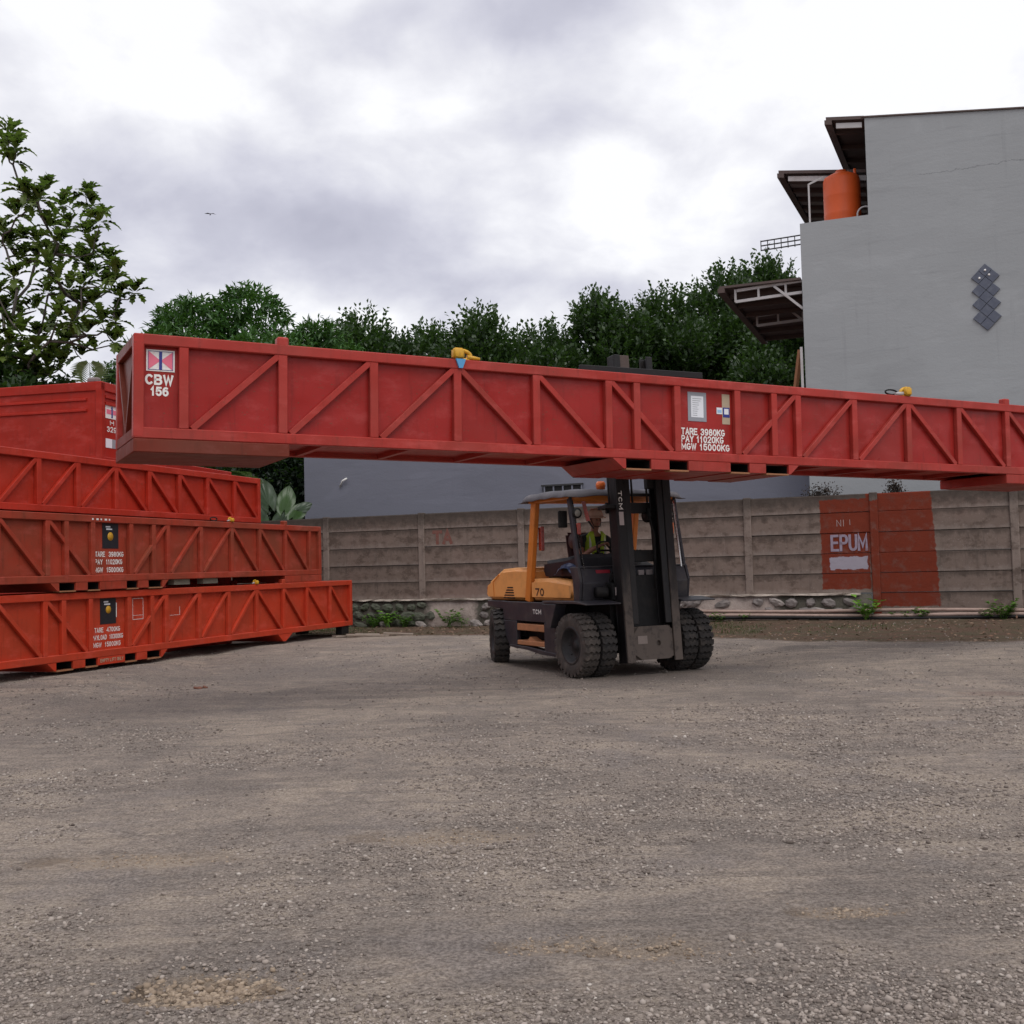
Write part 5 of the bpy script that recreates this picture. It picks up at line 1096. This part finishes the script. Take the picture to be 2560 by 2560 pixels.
# dash and cowl
m = MB(); m.prism([(.20, 1.375), (.03, 1.375), (-.05, 1.18), (-.02, .96), (.10, .96), (.16, 1.2)], -.855, .855); m.build('cowl', CHAR, FK, .008)
box('cowl_edge', CHAR, FK, -.88, .88, .02, .20, 1.376, 1.395, .004)
m = MB(); m.prism([(.22, 1.38), (.42, 1.44), (.46, 1.40), (.3, 1.2)], -.5, .5); m.build('dashboard', DARK, FK)
box('cowl_marking', mat('dull_red_print', (.28, .015, .03), .5, .2), FK, -.62, -.40, -.012, .028, 1.295, 1.345, xf=Matrix.Translation((0, .012, 0)))
box('sticker', STICK, FK, -.16, -.09, -.058, -.052, 1.08, 1.30); box('sticker', STICK, FK, .18, .28, -.022, .0, 1.26, 1.33); box('sticker', STICK, FK, .05, .14, -.022, .0, 1.26, 1.33)
MB().lathe([(0, -.07), (.07, -.07), (.07, .05), (.09, .07), (0, .07)], (-.62, -.10, 1.06), 'x', 16).build('tilt_motor', DARK, FK)
box('valve_block', DARK, FK, -.50, -.32, -.20, .02, .94, 1.18, .02, 2); box('relay_box', STICK, FK, -.46, -.37, -.215, -.205, 1.02, 1.12)
for k, (xa, za) in enumerate(((-.50, 1.2), (-.42, .9), (.42, 1.1), (.5, .8))):
    MB().tube([(xa, -.02, za), (xa*.9, -.18, za-.18), (xa*.8, -.12, za-.40), (xa*.7, 0, .5)], .018, 6).build('hose', DARK, FK)
sw = MB().tube([(.19*math.cos(a), 0, .19*math.sin(a)) for a in np.linspace(0, 2*math.pi, 24)], .013, 6); sw.bar((-.18, 0, 0), (.18, 0, 0), .02); sw.bar((0, 0, 0), (0, 0, -.18), .02)
sw.build('steering_wheel', DARK, FK, xf=Matrix.Translation((0, .60, 1.60)) @ Matrix.Rotation(R(-50), 4, 'X')); MB().bar((0, .62, 1.55), (0, .42, 1.3), .04).build('steering_column', DARK, FK)
for k in range(4): MB().tube([(.28+.05*k, .45, 1.4), (.28+.05*k, .47, 1.60)], [.008, .016], 6).build('lever', DARK, FK)
# mast, tilted back; carriage, backrest and forks follow the load
TL = Matrix.Translation((-.01, -.36, .2)) @ Matrix.Rotation(R(-4.4), 4, 'X')
MA = empty('mast'); MA.parent = FK
def mb(name, mt, *a, bev=.006): return box(name, mt, MA, *a, bev=bev, xf=TL)
for s_ in (-1, 1):
    for nm, a, b_, y0, y1, z0, z1 in (('outer_rail', .315, .44, -.09, -.06, -.03, 3.05), ('outer_rail', .41, .44, -.06, .10, -.03, 3.05), ('outer_rail', .315, .44, .10, .13, -.03, 3.05),
                                      ('inner_rail', .215, .312, -.075, -.05, .45, 3.92), ('inner_rail', .285, .312, -.05, .08, .45, 3.92), ('inner_rail', .215, .312, .08, .105, .45, 3.92)):
        X0, X1 = sorted((s_*a, s_*b_)); mb(nm, MASTG if (z1 < 3.2 and y0 < -.07) else MASTM, X0, X1, y0, y1, z0, z1)
    X0, X1 = sorted((s_*.285, s_*.36)); MB().tube([(s_*.33, .19, .1), (s_*.33, .19, 2.2)], .05, 12).build('lift_cylinder', MASTM, MA, xf=TL); MB().tube([(s_*.33, .19, 2.2), (s_*.33, .19, 3.6)], .028, 10).build('lift_rod', CHROME, MA, xf=TL)
    MB().bar((s_*.40, .14, 1.1), (s_*.40, .50, .75), .07).build('tilt_cylinder', DARK, MA, xf=TL)
    MB().tube([(s_*.12, .02, 2.0), (s_*.12, .02, 3.5)], .014, 6).build('lift_chain', DARK, MA, xf=TL)
mb('cross_beam', MASTM, -.47, .47, .131, .17, 1.88, 2.02); mb('cross_beam', MASTM, -.60, -.441, -.05, .15, 1.92, 1.97); mb('cross_beam', MASTM, .441, .50, -.05, .15, 1.93, 1.97)
mb('cross_beam', MASTM, -.31, .31, .106, .14, 2.10, 2.14); mb('cross_beam', DARK, -.31, .31, .106, .15, 1.25, 1.40); mb('cross_beam', MASTM, -.315, .315, .10, .14, 3.55, 3.75)
mb('upper_box', mat('brown_rusted_steel', (.075, .052, .045), .8, .25, 8, .2), -.29, -.06, -.06, .1, 3.60, 3.92)
# lower cross plate with a hole
m = MB(); n = 20; hc = (.08, .20); rr = .035
ring = [(hc[0]+rr*math.cos(2*math.pi*k/n), hc[1]+rr*math.sin(2*math.pi*k/n)) for k in range(n)]
def sq(k):
    a = 2*math.pi*k/n; c_, s_ = math.cos(a), math.sin(a); tx = ((.312-hc[0]) if c_ > 0 else (hc[0]+.312))/max(abs(c_), 1e-6); tz = ((.42-hc[1]) if s_ > 0 else (hc[1]+.0))/max(abs(s_), 1e-6); t_ = min(tx, tz); return (hc[0]+c_*t_, hc[1]+s_*t_)
outer = [sq(k) for k in range(n)]
vs = [(x, -.062, z) for x, z in ring+outer]+[(x, -.03, z) for x, z in ring]
m.add(vs, [(k, n+k, n+(k+1) % n, (k+1) % n) for k in range(n)]+[(k, (k+1) % n, 2*n+(k+1) % n, 2*n+k) for k in range(n)]); m.build('lower_plate', MASTG, MA, xf=TL)
mb('lower_plate', MASTG, -.312, .312, -.028, .1, -.0, .42); mb('worn_patch', mat('bare_metal_patch', (.20, .16, .14), .6, .2), -.25, -.10, -.066, -.0625, .20, .30, bev=0)
mb('dark_shield', DARK, -.31, .31, .10, .14, .42, 1.08)
mt_ = text('TCM', 0, .24, 0, .06, 0, WHITE, MA, bold=.02, M=TL @ Matrix(((0, 0, 1, -.42), (0, 1, 0, -.0925), (-1, 0, 0, 2.14), (0, 0, 0, 1)))); 
mb('mast_sticker', STICK, -.425, -.355, -.0935, -.0905, 1.70, 1.87, bev=0)
MB().lathe([(0, 0), (.09, 0), (.10, .02), (.10, .05), (.09, .07), (0, .07)], (.17, .16, 1.86), 'x', 18).build('hose_reel', DARK, MA, xf=TL)
MB().tube([(.17, .10, 1.9), (.22, .05, 1.6), (.25, .1, 1.2), (.2, .1, .9)], .022, 6).build('mast_hose', DARK, MA, xf=TL); MB().tube([(.16, .0, 3.0), (.2, .0, 2.5), (.16, .02, 2.25)], .02, 6).build('mast_hose', DARK, MA, xf=TL)
mb('hose_bracket', DARK, .10, .22, -.04, .04, 2.18, 2.5)
MB().tube([(-.47, .05, 1.95), (-.47, .05, 2.6)], .008, 6).build('antenna_rod', DARK, MA, xf=TL)
CR = empty('carriage'); CR.parent = FK
for z_ in (2.56, 2.98): box('carriage_bar', MASTM, CR, -1.12, .72, -.62, -.56, z_, z_+.10, .006)
box('backrest_bar', MASTG, CR, -1.17, .77, -.63, -.58, 3.77, 3.85, .006); 
for k in range(7): box('backrest_upright', MASTM, CR, -1.17+k*.315, -1.12+k*.315, -.625, -.585, 3.08, 3.77)
for x_ in (-.33, .22): box('carriage_roller_plate', MASTM, CR, x_-.03, x_+.03, -.56, -.18, 2.5, 3.1)
cbx = -.265
for x_ in (cbx-.965, cbx+.985):
    m = MB(); m.prism([(-.64, 3.1), (-.57, 3.1), (-.57, 2.47), (-1.0, 2.485), (-1.0, 2.52), (-.64, 2.525)], x_-.07, x_+.07); m.build('fork', MASTM, CR, .004)
# pile of navy and white cloth on the hood
gq = np.random.default_rng(8); m = MB(); nn = 14
vs = []; 
for i in range(nn):
    for j in range(nn):
        u, v = i/(nn-1)*2-1, j/(nn-1)*2-1; e = max(0, 1-(u*u+v*v)*.62)
        vs.append((-.66+u*.17, .52+v*.24, 1.30+.16*e**.7+gq.uniform(-.014, .014)))
m.add(vs, [(i*nn+j, (i+1)*nn+j, (i+1)*nn+j+1, i*nn+j+1) for i in range(nn-1) for j in range(nn-1)], smooth=True)
m.build('cloth', CLOTH).matrix_world = TMx; tag(bpy.data.objects['cloth'], 'crumpled navy and white cloth heaped on the orange engine cover of the forklift', 'cloth')
bg = MB().lathe([(0, 0), (.05, .01), (.06, .07), (.03, .13), (0, .14)], (-.46, .40, 1.42), 'z', 10).build('plastic_bag', WHITE); bg.matrix_world = TMx; tag(bg, 'small white plastic bag beside the driver on the forklift', 'bag')

# ---------------------------------------------------------------- the driver
def skin(name, verts, edges, mt, parent, root=0, sub=2):
    me = bpy.data.meshes.new(name); me.from_pydata([v[:3] for v in verts], edges, []); o = link(name, me, mt, parent)
    bm = bmesh.new(); bm.from_mesh(me); ly = bm.verts.layers.skin.verify()
    for i, v in enumerate(bm.verts): r_ = verts[i][3]; v[ly].radius = r_ if isinstance(r_, tuple) else (r_, r_); v[ly].use_root = (i == root)
    bm.to_mesh(me); bm.free(); sk_ = o.modifiers.new('skin', 'SKIN'); sk_.use_smooth_shade = True; sk_.branch_smoothing = .6
    ss = o.modifiers.new('sub', 'SUBSURF'); ss.levels = sub; ss.render_levels = sub; return o
PR = empty('person', M=TMx); tag(PR, 'forklift driver in hi vis vest and pale helmet seated behind the mast', 'person')
V_ = [(0, 1.12, 1.50, (.14, .11)), (0, 1.12, 1.66, (.13, .10)), (0, 1.10, 1.78, (.14, .10)), (0, 1.07, 1.865, .055), (0, 1.05, 1.93, .055), (0, 1.03, 2.00, (.075, .088)), (0, 1.035, 2.07, (.074, .088)), (0, 1.04, 2.12, (.055, .065))]
E_ = [(0, 1), (1, 2), (2, 3), (3, 4), (4, 5), (5, 6), (6, 7)]
def chain(a, pts):
    for p in pts: V_.append(p); E_.append((a, len(V_)-1)); a = len(V_)-1
    return a
def hand(w, d, palm_n, side):
    d = Vector(d).normalized(); nrm = Vector(palm_n).normalized(); s_ = d.cross(nrm).normalized(); wv = Vector(V_[w][:3])
    pm_ = wv+d*.05; V_.append((*pm_, (.028, .016))); E_.append((w, len(V_)-1)); pi_ = len(V_)-1
    for k, (off, L_) in enumerate(((-.030, .055), (-.010, .065), (.011, .062), (.031, .048))):
        b0 = pm_+s_*off+d*.035; b1 = b0+(d*.8-nrm*.5)*L_*.5; b2 = b1+(d*.1-nrm*.9)*L_*.45
        chain(pi_, [(*b0, .0095), (*b1, .0085), (*b2, .0075)])
    t0 = wv+s_*(-.028*side)+d*.03; t1 = t0+(s_*-side*.8+d*.7).normalized()*.03; t2 = t1+(d*.7-nrm*.6).normalized()*.03
    chain(w, [(*t0, .011), (*t1, .0095), (*t2, .008)])
wl_ = chain(2, [(-.19, 1.09, 1.77, .056), (-.27, 1.00, 1.63, .046), (-.31, .88, 1.53, .040), (-.21, .79, 1.62, .037), (-.12, .72, 1.68, .028)]); hand(wl_, (.8, -.35, .15), (0, .5, 1), 1)
wr_ = chain(2, [(.19, 1.09, 1.77, .056), (.26, .98, 1.62, .046), (.29, .86, 1.50, .040), (.22, .77, 1.60, .036), (.15, .70, 1.67, .027)]); hand(wr_, (-.15, -.8, .15), (0, .4, 1), -1)
for s_ in (-1, 1): chain(0, [(s_*.09, 1.08, 1.46, .085), (s_*.15, .82, 1.47, .075), (s_*.18, .62, 1.46, .06), (s_*.18, .56, 1.22, .05), (s_*.18, .54, 1.05, .04), (s_*.18, .44, 1.02, .04)])
skin('body', V_, E_, SKIN, PR)
HZ = 2.015; HY = 1.03
fc = MB(); fc.add([(-.013, HY-.082, HZ+.012), (.013, HY-.082, HZ+.012), (.016, HY-.086, HZ-.018), (-.016, HY-.086, HZ-.018), (0, HY-.108, HZ-.014), (0, HY-.088, HZ+.014)], [(3, 2, 4), (0, 3, 4, 5), (2, 1, 5, 4), (0, 5, 1)]); fc.build('nose', SKIN, PR, .003)
for s_ in (-1, 1):
    MB().lathe([(0, -.004), (.010, 0), (0, .004)], (s_*.028, HY-.082, HZ+.014), 'y', 10).build('eye', DARK, PR)
    MB().lathe([(0, -.008), (.024, -.003), (.024, .003), (0, .008)], (s_*.082, HY+.005, HZ-.0), 'x', 12).build('ear', SKIN, PR)
MB().prism([(-.024, HZ-.040), (.024, HZ-.040), (.016, HZ-.049), (-.016, HZ-.049)], HY-.083, HY-.07, 'y').build('mouth', LAMPR, PR)
hm = MB(); hm.lathe([(.150, .0), (.152, .012), (.118, .018), (.113, .05), (.098, .095), (.062, .125), (0, .137)], (0, 1.035, 2.055), 'z', 28); hm.lathe([(.145, .0), (.10, .002), (.10, .06)], (0, 1.035, 2.055), 'z', 28); hm.build('helmet', HELM, PR)
MB().prism([(-.012, 0), (.012, 0), (.010, .012), (-.010, .012)], .93, 1.14, 'y').build('helmet_rib', HELM, PR, xf=Matrix.Translation((0, 0, 2.18)))
MB().tube([(-.085, 1.03, 2.05), (-.05, .99, 1.94), (0, .975, 1.93), (.05, .99, 1.94), (.085, 1.03, 2.05)], .006, 6).build('chin_strap', DARK, PR)
skin('shirt', [(0, 1.12, 1.50, (.152, .122)), (0, 1.12, 1.66, (.145, .113)), (0, 1.10, 1.79, (.15, .112)), (0, 1.075, 1.855, .072), (-.20, 1.09, 1.775, .068), (-.275, .99, 1.62, .060), (.20, 1.09, 1.775, .068), (.265, .975, 1.61, .060)], [(0, 1), (1, 2), (2, 3), (2, 4), (4, 5), (2, 6), (6, 7)], SHIRT, PR)
skin('trousers', [(0, 1.12, 1.46, (.155, .12)), (-.10, 1.06, 1.46, .10), (-.16, .80, 1.475, .087), (-.185, .62, 1.46, .075), (-.18, .56, 1.22, .062), (.10, 1.06, 1.46, .10), (.16, .80, 1.475, .087), (.185, .62, 1.46, .075), (.18, .56, 1.22, .062)], [(0, 1), (1, 2), (2, 3), (3, 4), (0, 5), (5, 6), (6, 7), (7, 8)], TROU, PR)
def vest_panel(s_):
    m = MB(); rows = [(1.47, .175, .02), (1.60, .168, .03), (1.72, .172, .045), (1.82, .150, .06), (1.87, .095, .055)]; nx2 = 6; vs = []
    for z_, xo, xi in rows:
        for i in range(nx2+1):
            x_ = xi+(xo-xi)*i/nx2; y_ = 1.115-.132*math.sqrt(max(0, 1-(x_/.185)**2)) if z_ < 1.84 else 1.10-.095*math.sqrt(max(0, 1-(x_/.13)**2)); vs.append((s_*x_, y_-.012, z_))
    m.add(vs, [(r_*(nx2+1)+i, r_*(nx2+1)+i+1, (r_+1)*(nx2+1)+i+1, (r_+1)*(nx2+1)+i) for r_ in range(4) for i in range(nx2)], smooth=True)
    o = m.build('vest', VEST, PR); q = o.modifiers.new('t', 'SOLIDIFY'); q.thickness = .012; q.offset = 0
    m = MB(); st_ = [(s_*.115, 1.115-.132*math.sqrt(1-(.115/.185)**2)-.022, z_) for z_ in (1.48, 1.60, 1.72)]+[(s_*.105, 1.0, 1.82)]
    for a, b_ in zip(st_[:-1], st_[1:]): m.bar(a, b_, .035, .006, up=(0, 1, 0))
    m.build('reflective_strip', VESTW, PR)
vest_panel(-1); vest_panel(1)
# far bird
bd = empty('bird', (-15.88, 60, 20.8), R(20)); tag(bd, 'tiny dark bird gliding in the grey cloud at upper left', 'bird')
m = MB(); m.lathe([(0, -.12), (.025, -.06), (.03, 0), (.018, .08), (.03, .14), (0, .16)], axis='y', n=8)
for s_ in (-1, 1): m.add([(0, -.04, .01), (s_*.14, -.05, .05), (s_*.32, .04, .01), (s_*.14, .05, .04), (0, .05, .01)], [(0, 1, 2, 3, 4)])
m.build('bird_body', mat('dusky_feather', (.08, .08, .09), .9, .1)).parent = bd
for o in list(S.objects):
    if o.type == 'MESH' and o.parent is None and not o.get('label') and not o.get('kind'): print('UNTAGGED', o.name)
